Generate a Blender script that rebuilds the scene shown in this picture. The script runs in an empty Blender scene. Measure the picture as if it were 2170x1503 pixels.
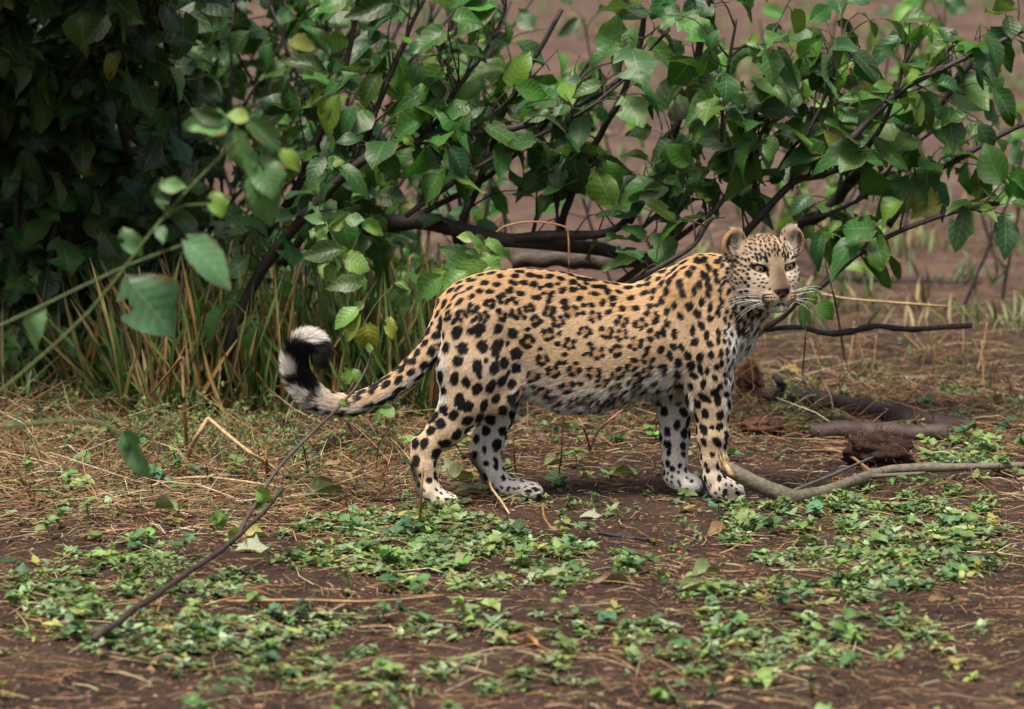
# A spotted leopard standing on littered soil in front of a green thicket.
import bpy, math, random
import numpy as np
from mathutils import Vector, Matrix

SC = bpy.context.scene
COL = SC.collection
rng = np.random.default_rng(7)
random.seed(7)

# ------------------------------------------------------------------ camera, sky, sun, exposure
CAM_D, CAM_H = 10.0, 2.0
FPX = 7770.0                      # focal length in pixels of a 2170 px wide frame
PITCH = math.atan2(CAM_H, CAM_D) - math.atan2(307.0, FPX)
cam_data = bpy.data.cameras.new('camera')
cam = bpy.data.objects.new('camera', cam_data)
COL.objects.link(cam)
cam.location = (0, -CAM_D, CAM_H)
cam.rotation_euler = (math.pi / 2 - PITCH, 0, 0)
cam_data.sensor_width = 36.0
cam_data.lens = 36.0 * FPX / 2170.0
cam_data.clip_start = 0.1
cam_data.clip_end = 500.0
cam_data.dof.use_dof = True
cam_data.dof.focus_distance = 10.12
cam_data.dof.aperture_fstop = 3.2
SC.camera = cam

SUN_EL, SUN_AZ = math.radians(66), math.radians(205)      # high, soft, behind the camera's left
world = bpy.data.worlds.new('World')
SC.world = world
world.use_nodes = True
wn = world.node_tree.nodes
bg = wn['Background']
sky = wn.new('ShaderNodeTexSky')
sky.sky_type = 'NISHITA'
sky.sun_disc = False
sky.sun_elevation = SUN_EL
sky.sun_rotation = SUN_AZ
sky.air_density = 1.0
sky.dust_density = 8.0
sky.ozone_density = 0.0
world.node_tree.links.new(sky.outputs[0], bg.inputs[0])
bg.inputs[1].default_value = 0.085
sun_d = bpy.data.lights.new('sun', 'SUN')
sun_d.energy = 2.3
sun_d.angle = math.radians(16)
sun_d.color = (1.0, 0.94, 0.85)
sun = bpy.data.objects.new('sun', sun_d)
COL.objects.link(sun)
_sd = Vector((math.sin(SUN_AZ) * math.cos(SUN_EL), math.cos(SUN_AZ) * math.cos(SUN_EL), math.sin(SUN_EL)))
sun.rotation_euler = _sd.to_track_quat('Z', 'Y').to_euler()
SC.view_settings.view_transform = 'Standard'
SC.view_settings.look = 'None'
SC.view_settings.exposure = 0.90
SC.view_settings.gamma = 1.0
SC.cycles.use_denoising = True
SC.cycles.max_bounces = 6
SC.cycles.diffuse_bounces = 3
SC.cycles.glossy_bounces = 2
SC.cycles.transmission_bounces = 3
SC.cycles.transparent_max_bounces = 4
SC.cycles.caustics_reflective = False
SC.cycles.caustics_refractive = False
SC.cycles_curves.shape = 'RIBBONS'

# ------------------------------------------------------------------ survey helpers
MM = 0.0013                       # metres a photo pixel spans at the animal
_cp, _sp = math.cos(PITCH), math.sin(PITCH)


def ray(px, py):
    a = (px - 1085.0) / FPX
    b = -(py - 751.5) / FPX
    return np.array([a, _cp + b * _sp, -_sp + b * _cp])


def P(px, py, Y):
    """survey point seen at photo pixel px, py, standing Y metres behind the animal's line"""
    d = ray(px, py)
    t = (Y + CAM_D) / d[1]
    return np.array([d[0] * t, Y, CAM_H + d[2] * t])


def G(px, py, z=0.0):
    """ground point seen at photo pixel px, py"""
    d = ray(px, py)
    t = (z - CAM_H) / d[2]
    return np.array([d[0] * t, -CAM_D + d[1] * t, z])


def to_px(p):
    p = np.asarray(p, float)
    v = p - np.array([0, -CAM_D, CAM_H])
    fwd = v[..., 1] * _cp - v[..., 2] * _sp
    up = v[..., 1] * _sp + v[..., 2] * _cp
    return 1085 + FPX * v[..., 0] / fwd, 751.5 - FPX * up / fwd


def hash3(ix, iy, iz, seed=0):
    h = (ix.astype(np.int64) * 374761393 + iy.astype(np.int64) * 668265263 + iz.astype(np.int64) * 2147483647 + seed * 974634777) & 0xffffffff
    h = ((h ^ (h >> 13)) * 1274126177) & 0xffffffff
    h = h ^ (h >> 16)
    return (h & 0xffffff) / float(0xffffff)


def vnoise(p, scale, seed=0):
    """value noise in -1..1 at points p (n,3), cell size = scale"""
    q = np.asarray(p, float) / scale
    i = np.floor(q)
    f = q - i
    f = f * f * (3 - 2 * f)
    i = i.astype(np.int64)
    out = 0
    for dx in (0, 1):
        wx = f[:, 0] if dx else 1 - f[:, 0]
        for dy in (0, 1):
            wy = f[:, 1] if dy else 1 - f[:, 1]
            for dz in (0, 1):
                wz = f[:, 2] if dz else 1 - f[:, 2]
                out = out + wx * wy * wz * hash3(i[:, 0] + dx, i[:, 1] + dy, i[:, 2] + dz, seed)
    return out * 2 - 1


def unit(v):
    v = np.asarray(v, float)
    return v / np.maximum(np.linalg.norm(v, axis=-1, keepdims=True), 1e-9)


def sstep(a, b, x):
    t = np.clip((x - a) / (b - a), 0, 1)
    return t * t * (3 - 2 * t)


def tag(o, label=None, cat=None, group=None, kind=None):
    if label: o['label'] = label
    if cat: o['category'] = cat
    if group: o['group'] = group
    if kind: o['kind'] = kind
    return o


def link(o, parent=None):
    COL.objects.link(o)
    if parent is not None:
        o.parent = parent
    return o


def empty(name, loc):
    o = bpy.data.objects.new(name, None)
    o.location = tuple(float(c) for c in loc)
    o.empty_display_size = 0.05
    return link(o)


def make_mesh(name, V, F, mat=None, smooth=True, col=None, colname='tint', uv=None):
    """V (n,3); F (m,k) array or list of index tuples; col per vertex RGB"""
    me = bpy.data.meshes.new(name)
    V = np.asarray(V, np.float32)
    me.vertices.add(len(V))
    me.vertices.foreach_set('co', V.ravel())
    if isinstance(F, np.ndarray):
        n, k = F.shape
        me.loops.add(n * k)
        me.loops.foreach_set('vertex_index', F.astype(np.int32).ravel())
        me.polygons.add(n)
        me.polygons.foreach_set('loop_start', np.arange(0, n * k, k, dtype=np.int32))
        loops = F.ravel()
    else:
        sizes = np.array([len(f) for f in F], np.int32)
        loops = np.concatenate([np.asarray(f, np.int32) for f in F])
        me.loops.add(len(loops))
        me.loops.foreach_set('vertex_index', loops)
        me.polygons.add(len(F))
        me.polygons.foreach_set('loop_start', np.concatenate([[0], np.cumsum(sizes)[:-1]]).astype(np.int32))
        n = len(F)
    if smooth:
        me.polygons.foreach_set('use_smooth', np.ones(n, bool))
    me.update(calc_edges=True)
    if col is not None:
        c = np.ones((len(V), 4), np.float32)
        c[:, :3] = col
        a = me.attributes.new(colname, 'FLOAT_COLOR', 'POINT')
        a.data.foreach_set('color', c.ravel())
    if uv is not None:
        ul = me.uv_layers.new(name='UVMap')
        ul.data.foreach_set('uv', np.asarray(uv, np.float32)[loops].ravel())
    if mat is not None:
        me.materials.append(mat)
    return me


class MB:
    """collects pieces into one mesh"""
    def __init__(self):
        self.V, self.F, self.C, self.U, self.n = [], [], [], [], 0

    def add(self, V, F, col=None, uv=None):
        V = np.asarray(V, float)
        self.V.append(V)
        self.F.extend([tuple(int(i) + self.n for i in f) for f in F])
        self.C.append(np.broadcast_to(np.asarray(col if col is not None else (1, 1, 1), float), (len(V), 3)))
        self.U.append(uv if uv is not None else np.zeros((len(V), 2)))
        self.n += len(V)

    def mesh(self, name, mat, smooth=True):
        return make_mesh(name, np.concatenate(self.V), self.F, mat, smooth, np.concatenate(self.C), uv=np.concatenate(self.U))

    def build(self, name, mat, parent=None, smooth=True, origin=None):
        me = self.mesh(name, mat, smooth)
        o = bpy.data.objects.new(name, me)
        if origin is not None:
            me.transform(Matrix.Translation(-Vector(tuple(origin))))
            o.location = tuple(origin)
        return link(o, parent)


def smooth_path(pts, n):
    """Catmull-Rom through pts (k,d) -> n points"""
    pts = np.asarray(pts, float)
    k = len(pts)
    if k == 2:
        t = np.linspace(0, 1, n)[:, None]
        return pts[0] * (1 - t) + pts[1] * t
    e = np.vstack([2 * pts[0] - pts[1], pts, 2 * pts[-1] - pts[-2]])
    u = np.linspace(0, k - 1 - 1e-6, n)
    i = u.astype(int)
    t = (u - i)[:, None]
    p0, p1, p2, p3 = e[i], e[i + 1], e[i + 2], e[i + 3]
    return 0.5 * (2 * p1 + (p2 - p0) * t + (2 * p0 - 5 * p1 + 4 * p2 - p3) * t ** 2 + (3 * p1 - p0 - 3 * p2 + p3) * t ** 3)


def tube(path, rad, sides=7, rough=0.0, seed=0, cap=True):
    """tapered tube round a path; rad per point; returns V, F"""
    path = np.asarray(path, float)
    n = len(path)
    rad = np.broadcast_to(np.asarray(rad, float), (n,))
    T = unit(np.gradient(path, axis=0))
    ref = np.array([0.0, 0.0, 1.0]) if abs(T[0, 2]) < 0.9 else np.array([1.0, 0, 0])
    A = unit(np.cross(T, ref))
    B = np.cross(T, A)
    th = np.linspace(0, 2 * math.pi, sides, endpoint=False)
    R = rad[:, None] * np.ones((1, sides))
    V = path[:, None, :] + R[:, :, None] * (np.cos(th)[None, :, None] * A[:, None, :] + np.sin(th)[None, :, None] * B[:, None, :])
    V = V.reshape(-1, 3)
    if rough:
        Nn = V - np.repeat(path, sides, axis=0)
        k = 1 + rough * (vnoise(V, max(rad.max() * 1.6, 1e-3), seed) + 0.6 * vnoise(V, max(rad.max() * 0.6, 1e-3), seed + 3))
        V = np.repeat(path, sides, axis=0) + Nn * k[:, None]
    F = []
    for i in range(n - 1):
        for j in range(sides):
            j2 = (j + 1) % sides
            F.append((i * sides + j, i * sides + j2, (i + 1) * sides + j2, (i + 1) * sides + j))
    if cap:
        F.append(tuple(range(sides - 1, -1, -1)))
        F.append(tuple((n - 1) * sides + j for j in range(sides)))
    return V, F


# ------------------------------------------------------------------ materials
def new_mat(name):
    m = bpy.data.materials.new(name)
    m.use_nodes = True
    nt = m.node_tree
    b = nt.nodes['Principled BSDF']
    return m, nt, b


def node(nt, typ, **kw):
    nd = nt.nodes.new(typ)
    for k, v in kw.items():
        if k.startswith('i_'):
            nd.inputs[k[2:].replace('_', ' ')].default_value = v
        else:
            setattr(nd, k, v)
    return nd


def ramp(nt, fac, stops):
    r = nt.nodes.new('ShaderNodeValToRGB')
    el = r.color_ramp.elements
    while len(el) < len(stops):
        el.new(0.5)
    for e, (p, c) in zip(el, stops):
        e.position = p
        e.color = (*c, 1)
    nt.links.new(fac, r.inputs[0])
    return r.outputs[0]


def mixc(nt, fac, a, b, mode='MIX'):
    m = nt.nodes.new('ShaderNodeMix')
    m.data_type = 'RGBA'
    m.blend_type = mode
    for sock, v in ((m.inputs[0], fac), (m.inputs[6], a), (m.inputs[7], b)):
        if hasattr(v, 'is_linked'):
            nt.links.new(v, sock)
        elif isinstance(v, (int, float)):
            sock.default_value = v
        else:
            sock.default_value = (*v, 1)
    return m.outputs[2]


def attr(nt, name='tint'):
    a = nt.nodes.new('ShaderNodeAttribute')
    a.attribute_name = name
    return a.outputs[0]


def tinted_mat(name, base=(1, 1, 1), rough=0.8, spec=0.3, grain=None, bump=0.0, bscale=200.0):
    """colour from the per-vertex tint with fine grain"""
    m, nt, b = new_mat(name)
    c = mixc(nt, 1.0, attr(nt), base, 'MULTIPLY')
    tc = node(nt, 'ShaderNodeTexCoord')
    if grain:
        nz = node(nt, 'ShaderNodeTexNoise', i_Scale=grain, i_Detail=5.0, i_Roughness=0.65)
        nt.links.new(tc.outputs['Object'], nz.inputs['Vector'])
        g = ramp(nt, nz.outputs[0], [(0.25, (0.45, 0.45, 0.45)), (0.75, (1.35, 1.35, 1.35))])
        c = mixc(nt, 1.0, c, g, 'MULTIPLY')
    nt.links.new(c, b.inputs['Base Color'])
    if bump:
        nz2 = node(nt, 'ShaderNodeTexNoise', i_Scale=bscale, i_Detail=4.0)
        nt.links.new(tc.outputs['Object'], nz2.inputs['Vector'])
        bp = node(nt, 'ShaderNodeBump', i_Strength=bump, i_Distance=0.004)
        nt.links.new(nz2.outputs[0], bp.inputs['Height'])
        nt.links.new(bp.outputs[0], b.inputs['Normal'])
    b.inputs['Roughness'].default_value = rough
    b.inputs['Specular IOR Level'].default_value = spec
    return m

# ------------------------------------------------------------------ ground
def ground_h(x, y):
    p = np.stack([x, y, np.zeros_like(x)], 1)
    h = 0.010 * vnoise(p, 0.33, 61) + 0.006 * vnoise(p, 0.12, 62) + 0.0035 * vnoise(p, 0.045, 63) + 0.0018 * vnoise(p, 0.018, 66)
    h = h + 0.03 * sstep(1.5, 4, y) * vnoise(p, 1.3, 64)
    pw = np.array([G(925, 1078), G(1105, 1055), G(1535, 1060), G(1450, 1044)])
    d = np.min([np.hypot(x - q[0], y - q[1]) for q in pw], axis=0)
    h = h * sstep(0.03, 0.2, d) - 0.004 * sstep(0.2, 0.03, d)
    return h - 0.003


def build_ground():
    def nonuni(lo, a, b, hi, fine, n):
        f = np.arange(a, b, fine)
        l = a - (a - lo) * np.linspace(0, 1, n + 1)[1:][::-1] ** 2.2
        r = b + (hi - b) * np.linspace(0, 1, n + 1)[0:] ** 2.2
        return np.concatenate([l, f, r])
    xs = nonuni(-90, -1.65, 1.65, 90, 0.0105, 60)
    ys = nonuni(-14, -2.9, 2.2, 140, 0.013, 60)
    X, Y = np.meshgrid(xs, ys, indexing='ij')
    Z = ground_h(X.ravel(), Y.ravel())
    V = np.stack([X.ravel(), Y.ravel(), Z], 1)
    nx, ny = len(xs), len(ys)
    i = np.arange(nx - 1)[:, None] * ny + np.arange(ny - 1)[None]
    i = i.ravel()
    F = np.stack([i, i + ny, i + ny + 1, i + 1], 1)
    m, nt, b = new_mat('soil')
    tc = node(nt, 'ShaderNodeTexCoord')
    geo = tc.outputs['Object']
    n1 = node(nt, 'ShaderNodeTexNoise', i_Scale=3.0, i_Detail=6.0, i_Roughness=0.62)
    n2 = node(nt, 'ShaderNodeTexNoise', i_Scale=70.0, i_Detail=6.0, i_Roughness=0.7)
    n3 = node(nt, 'ShaderNodeTexNoise', i_Scale=240.0, i_Detail=3.0, i_Roughness=0.7)
    for n in (n1, n2, n3):
        nt.links.new(geo, n.inputs['Vector'])
    c1 = ramp(nt, n1.outputs[0], [(0.32, (0.028, 0.018, 0.014)), (0.5, (0.054, 0.033, 0.024)), (0.68, (0.090, 0.056, 0.040))])
    c2 = ramp(nt, n2.outputs[0], [(0.30, (0.35, 0.33, 0.32)), (0.50, (0.95, 0.95, 0.95)), (0.70, (1.55, 1.45, 1.35))])
    c = mixc(nt, 1.0, c1, c2, 'MULTIPLY')
    sp = ramp(nt, n3.outputs[0], [(0.66, (0, 0, 0)), (0.73, (1, 1, 1))])
    c = mixc(nt, sp, c, (0.30, 0.19, 0.115))
    # beyond the thicket the earth is bare and redder
    sx = node(nt, 'ShaderNodeSeparateXYZ')
    nt.links.new(geo, sx.inputs[0])
    mr = node(nt, 'ShaderNodeMapRange')
    mr.inputs[1].default_value = 2.4; mr.inputs[2].default_value = 4.5
    nt.links.new(sx.outputs[1], mr.inputs[0])
    n4 = node(nt, 'ShaderNodeTexNoise', i_Scale=1.6, i_Detail=8.0, i_Roughness=0.68)
    nt.links.new(geo, n4.inputs['Vector'])
    far = ramp(nt, n4.outputs[0], [(0.34, (0.060, 0.038, 0.030)), (0.46, (0.110, 0.067, 0.053)), (0.56, (0.145, 0.088, 0.069)), (0.68, (0.20, 0.135, 0.10))])
    c = mixc(nt, mr.outputs[0], c, far)
    nt.links.new(c, b.inputs['Base Color'])
    b.inputs['Roughness'].default_value = 0.9
    b.inputs['Specular IOR Level'].default_value = 0.2
    add = node(nt, 'ShaderNodeMath', operation='ADD')
    nt.links.new(n2.outputs[0], add.inputs[0]); nt.links.new(n3.outputs[0], add.inputs[1])
    bp = node(nt, 'ShaderNodeBump', i_Strength=0.9, i_Distance=0.008)
    nt.links.new(add.outputs[0], bp.inputs['Height'])
    nt.links.new(bp.outputs[0], b.inputs['Normal'])
    o = link(bpy.data.objects.new('ground', make_mesh('ground', V, F, m)))
    o['kind'] = 'structure'


build_ground()

# ------------------------------------------------------------------ shared plant materials
M_BARK = tinted_mat('bark', rough=0.62, spec=0.4, grain=60.0, bump=0.7, bscale=120.0)
M_STRAW = tinted_mat('straw', rough=0.6, spec=0.35, grain=90.0)
M_EARTH = tinted_mat('earth_clod', rough=0.95, spec=0.15, grain=80.0, bump=1.0, bscale=160.0)
M_CHIP = tinted_mat('wood_chip', rough=0.85, spec=0.2)


def leaf_mat(name, single, rough=0.46, trans=0.28, spots=0.25):
    """green blade with a pale midrib, side veins and a few blemishes; colour from the object or from the tint"""
    m, nt, b = new_mat(name)
    if single:
        oi = node(nt, 'ShaderNodeObjectInfo')
        base = oi.outputs['Color']
    else:
        base = attr(nt)
    uv = node(nt, 'ShaderNodeUVMap')
    sx = node(nt, 'ShaderNodeSeparateXYZ')
    nt.links.new(uv.outputs[0], sx.inputs[0])

    def mth(op, a, b_=None, c=None):
        n = node(nt, 'ShaderNodeMath', operation=op)
        for s, v in zip(n.inputs, (a, b_, c)):
            if v is None:
                continue
            if hasattr(v, 'is_linked'):
                nt.links.new(v, s)
            else:
                s.default_value = v
        return n.outputs[0]
    u = mth('ABSOLUTE', mth('SUBTRACT', sx.outputs[0], 0.5))
    ph = mth('FRACT', mth('SUBTRACT', mth('MULTIPLY', sx.outputs[1], 6.5), mth('MULTIPLY', u, 3.2)))
    vein = mth('LESS_THAN', mth('ABSOLUTE', mth('SUBTRACT', ph, 0.5)), 0.06)
    rib = mth('LESS_THAN', u, 0.018)
    lines = mth('MAXIMUM', mth('MULTIPLY', vein, 0.45), rib)
    pillow = mth('ABSOLUTE', mth('SUBTRACT', ph, 0.5))
    nz = node(nt, 'ShaderNodeTexNoise', i_Scale=22.0, i_Detail=4.0)
    tc = node(nt, 'ShaderNodeTexCoord')
    nt.links.new(tc.outputs['Object'], nz.inputs['Vector'])
    mott = ramp(nt, nz.outputs[0], [(0.3, (0.72, 0.74, 0.72)), (0.7, (1.25, 1.22, 1.2))])
    c = mixc(nt, 1.0, base, mott, 'MULTIPLY')
    pale = mixc(nt, 0.35, base, (0.28, 0.38, 0.14))
    c = mixc(nt, lines, c, pale)
    if spots:
        n2 = node(nt, 'ShaderNodeTexNoise', i_Scale=38.0, i_Detail=1.0)
        nt.links.new(tc.outputs['Object'], n2.inputs['Vector'])
        sp = ramp(nt, n2.outputs[0], [(0.66, (0, 0, 0)), (0.70, (1, 1, 1))])
        c = mixc(nt, sp, c, (0.11, 0.075, 0.03))
        # browned margins on some blades and a dusty bloom
        n3 = node(nt, 'ShaderNodeTexNoise', i_Scale=2.2, i_Detail=3.0)
        nt.links.new(tc.outputs['Object'], n3.inputs['Vector'])
        edge = mth('MULTIPLY', mth('GREATER_THAN', u, 0.41), mth('GREATER_THAN', n3.outputs[0], 0.56))
        c = mixc(nt, mth('MULTIPLY', edge, 0.8), c, (0.14, 0.09, 0.03))
        c = mixc(nt, mth('MULTIPLY', n3.outputs[0], 0.05), c, (0.17, 0.17, 0.12))
    gm = node(nt, 'ShaderNodeNewGeometry')
    c = mixc(nt, mth('MULTIPLY', gm.outputs['Backfacing'], 0.35), c, (0.16, 0.24, 0.13))
    nt.links.new(c, b.inputs['Base Color'])
    b.inputs['Roughness'].default_value = rough
    b.inputs['Specular IOR Level'].default_value = 0.5
    bp = node(nt, 'ShaderNodeBump', i_Strength=0.35, i_Distance=0.003)
    nt.links.new(pillow, bp.inputs['Height'])
    nt.links.new(bp.outputs[0], b.inputs['Normal'])
    tr = node(nt, 'ShaderNodeBsdfTranslucent')
    tcol = mixc(nt, 1.0, c, (1.5, 1.6, 0.6), 'MULTIPLY')
    nt.links.new(tcol, tr.inputs[0])
    mx = node(nt, 'ShaderNodeMixShader')
    mx.inputs[0].default_value = trans
    nt.links.new(b.outputs[0], mx.inputs[1]); nt.links.new(tr.outputs[0], mx.inputs[2])
    nt.links.new(mx.outputs[0], nt.nodes['Material Output'].inputs[0])
    return m


M_LEAF1 = leaf_mat('green_leaf', True)
M_LEAFN = leaf_mat('green_leaf_mass', False)
M_DRY = leaf_mat('withered_leaf', True, rough=0.7, trans=0.1)
M_COVER = leaf_mat('creeper_leaf', False, rough=0.5, trans=0.15, spots=0)


def leaf_template(seed, width=0.72, rows=7, cols=5, fold=0.25, bend=0.3, ripple=0.05, serr=0.05, cord=0.12, hole=False, curl=0.0):
    """ovate leaf: stalk at the origin, tip towards +Y, length 1"""
    r = np.random.default_rng(seed)
    t = np.linspace(0, 1, rows)
    hw = 0.5 * width * np.clip(np.sin(math.pi * t ** 0.72), 0, 1) ** 0.85
    hw[0], hw[-1] = 0.03, 0.008
    hw[1] = max(hw[1], 0.30 * width)
    V, UV = [], []
    ph = r.uniform(0, 6)
    for i in range(rows):
        for j in range(cols):
            s = 2 * j / (cols - 1) - 1
            h = hw[i] * (1 + (serr * r.normal() if abs(s) == 1 and 0 < i < rows - 1 else 0))
            x = s * h
            y = t[i] - cord * abs(s) ** 1.5 * max(0, 1 - t[i] * 2.4)
            if abs(s) == 1 and 0 < i < rows - 1:
                y += serr * 0.5 * r.normal()
            z = fold * abs(x) * (1 - 0.5 * t[i]) - bend * (t[i] - 0.15) ** 2 + ripple * math.sin(ph + 7 * t[i] + 2.0 * s) * abs(s)
            if curl:
                a = x * curl * 2.2
                x, z = math.sin(a) / (curl * 2.2), z + (1 - math.cos(a)) / (curl * 2.2)
            V.append((x, y, z)); UV.append((0.5 + 0.5 * s, t[i]))
    F = []
    skip = (int(r.integers(1, rows - 2)), int(r.integers(0, cols - 1))) if hole else None
    for i in range(rows - 1):
        for j in range(cols - 1):
            if skip == (i, j):
                continue
            F.append((i * cols + j, i * cols + j + 1, (i + 1) * cols + j + 1, (i + 1) * cols + j))
    return np.array(V), np.array(F), np.array(UV)


LEAVES = [leaf_template(1), leaf_template(2, 0.66, bend=0.45, fold=0.35), leaf_template(3, 0.8, bend=0.2, fold=0.1, ripple=0.08, hole=True), leaf_template(4, 0.6, bend=0.5, fold=0.5, serr=0.08),
          leaf_template(5, 0.74, bend=0.05, fold=0.2, serr=0.09, ripple=0.09), leaf_template(6, 0.86, bend=0.3, fold=0.15, cord=0.2), leaf_template(7, 0.7, bend=0.6, fold=0.6, hole=True, serr=0.1),
          leaf_template(8, 0.55, bend=0.15, fold=0.7, serr=0.05), leaf_template(9, 0.9, bend=0.35, fold=0.05, ripple=0.12, serr=0.12, hole=True), leaf_template(10, 0.78, bend=-0.15, fold=0.3, ripple=0.1, serr=0.07), leaf_template(15, 0.64, bend=0.8, fold=0.2, serr=0.06)]
LEAF_ME = [make_mesh('leaf', V, F, M_LEAF1, True, uv=U) for V, F, U in LEAVES]
DRY = [leaf_template(11, 0.6, curl=3.2, bend=0.25, ripple=0.07, serr=0.08), leaf_template(12, 0.7, curl=1.8, bend=0.5, ripple=0.1, serr=0.1), leaf_template(13, 0.55, curl=4.2, bend=-0.2, ripple=0.05), leaf_template(14, 0.7, curl=0.9, bend=0.15, ripple=0.12, serr=0.12, hole=True)]
DRY_ME = [make_mesh('fallen_leaf', V, F, M_DRY, True, uv=U) for V, F, U in DRY]
SMALL = leaf_template(21, 0.62, rows=4, cols=3, fold=0.3, bend=0.3, ripple=0.0, serr=0.0, cord=0.0)


def frame_from(tip, nrm):
    """rotation matrices with columns x, y=tip, z~nrm; arrays (n,3)"""
    y = unit(tip)
    x = unit(np.cross(y, nrm))
    z = np.cross(x, y)
    return np.stack([x, y, z], -1)


def scatter_mesh(name, tmpl, R, S, T, tint, mat, parent=None):
    """one mesh holding many copies of a template; list of templates picked in turn"""
    Vs, Fs, Us, Cs, off = [], [], [], [], 0
    tm = tmpl if isinstance(tmpl, list) else [tmpl]
    k = len(tm)
    for a in range(k):
        V0, F0, U0 = tm[a]
        sel = np.arange(a, len(T), k)
        if not len(sel):
            continue
        sc = np.asarray(S)[sel]
        sc = sc[:, None, None] if sc.ndim == 1 else sc[:, None, :]
        v = np.einsum('nij,nmj->nmi', R[sel], V0[None] * sc) + T[sel][:, None]
        n, m = v.shape[:2]
        Vs.append(v.reshape(-1, 3))
        Fs.append((F0[None] + (np.arange(n) * m)[:, None, None]).reshape(-1, F0.shape[1]) + off)
        Us.append(np.tile(U0, (n, 1)))
        Cs.append(np.repeat(tint[sel], m, axis=0))
        off += n * m
    me = make_mesh(name, np.concatenate(Vs), np.concatenate(Fs), mat, True, np.concatenate(Cs), uv=np.concatenate(Us))
    return link(bpy.data.objects.new(name, me), parent)


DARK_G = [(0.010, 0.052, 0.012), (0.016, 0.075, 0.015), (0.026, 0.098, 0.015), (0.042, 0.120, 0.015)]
MID_G = [(0.018, 0.088, 0.018), (0.028, 0.125, 0.018), (0.044, 0.155, 0.018), (0.085, 0.185, 0.016), (0.022, 0.108, 0.034)]
LITE_G = [(0.10, 0.23, 0.045), (0.13, 0.27, 0.05), (0.09, 0.21, 0.07), (0.16, 0.29, 0.05)]


def pick_tint(pal, n, r=rng, jit=0.24):
    c = np.array(pal)[r.integers(0, len(pal), n)]
    return np.clip(c * r.normal(1, jit, (n, 1)) * r.normal(1, 0.05, (n, 3)), 0.004, 0.6)


def leaf_obj(parent, pos, tip, nrm, size, tint, me=None, name='leaf'):
    me = me or LEAF_ME[random.randrange(len(LEAF_ME))]
    o = bpy.data.objects.new(name, me)
    R = frame_from(np.asarray(tip, float)[None], np.asarray(nrm, float)[None])[0]
    M = Matrix(R.tolist()).to_4x4() @ Matrix.Diagonal((size * random.uniform(.74, 1.15), size, size * random.uniform(.7, 1.5), 1))
    M.translation = Vector(tuple(pos)) - (parent.location if parent else Vector())
    link(o, parent)
    o.matrix_basis = M
    o.color = (*tint, 1)
    return o


def leaf_px(parent, bx, by, tx, ty, Y, tint, Yt=None, nrm=None, me=None, k=1.0):
    """leaf whose stalk and tip are surveyed"""
    a, b = P(bx, by, Y), P(tx, ty, Y if Yt is None else Yt)
    d = b - a
    n = np.array([random.gauss(0, .35), -0.8, 0.5 + random.gauss(0, .25)]) if nrm is None else nrm
    return leaf_obj(parent, a, d, n, float(np.linalg.norm(d)) * k, tint, me)


def branch_px(parent, pts, r0, r1, col=(0.035, 0.026, 0.022), name='branch', n=26, sides=7, rough=0.14, wob=0.004, seed=0, Yoff=0.0):
    """limb through surveyed points (px, py, Y); radii in px"""
    w = np.array([P(a, b, c + Yoff) for a, b, c in pts])
    path = smooth_path(w, n)
    path = path + np.stack([vnoise(path + 9 * i, 0.07, seed + i) for i in range(3)], 1) * wob
    V, F = tube(path, np.linspace(r0, r1, n) * MM * (1 + path[:, 1].mean() / 10), sides, rough, seed)
    c = np.array(col) * (1 + 0.25 * vnoise(V, 0.05, seed + 5))[:, None]
    o0 = np.array(parent.location) if parent else np.zeros(3)
    me = make_mesh(name, V - o0, F, M_BARK, True, c)
    o = link(bpy.data.objects.new(name, me), parent)
    return o, path


def tint_bark(r=random):
    k = r.uniform(0.75, 1.3)
    return (0.034 * k, 0.025 * k, 0.021 * k)


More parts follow.
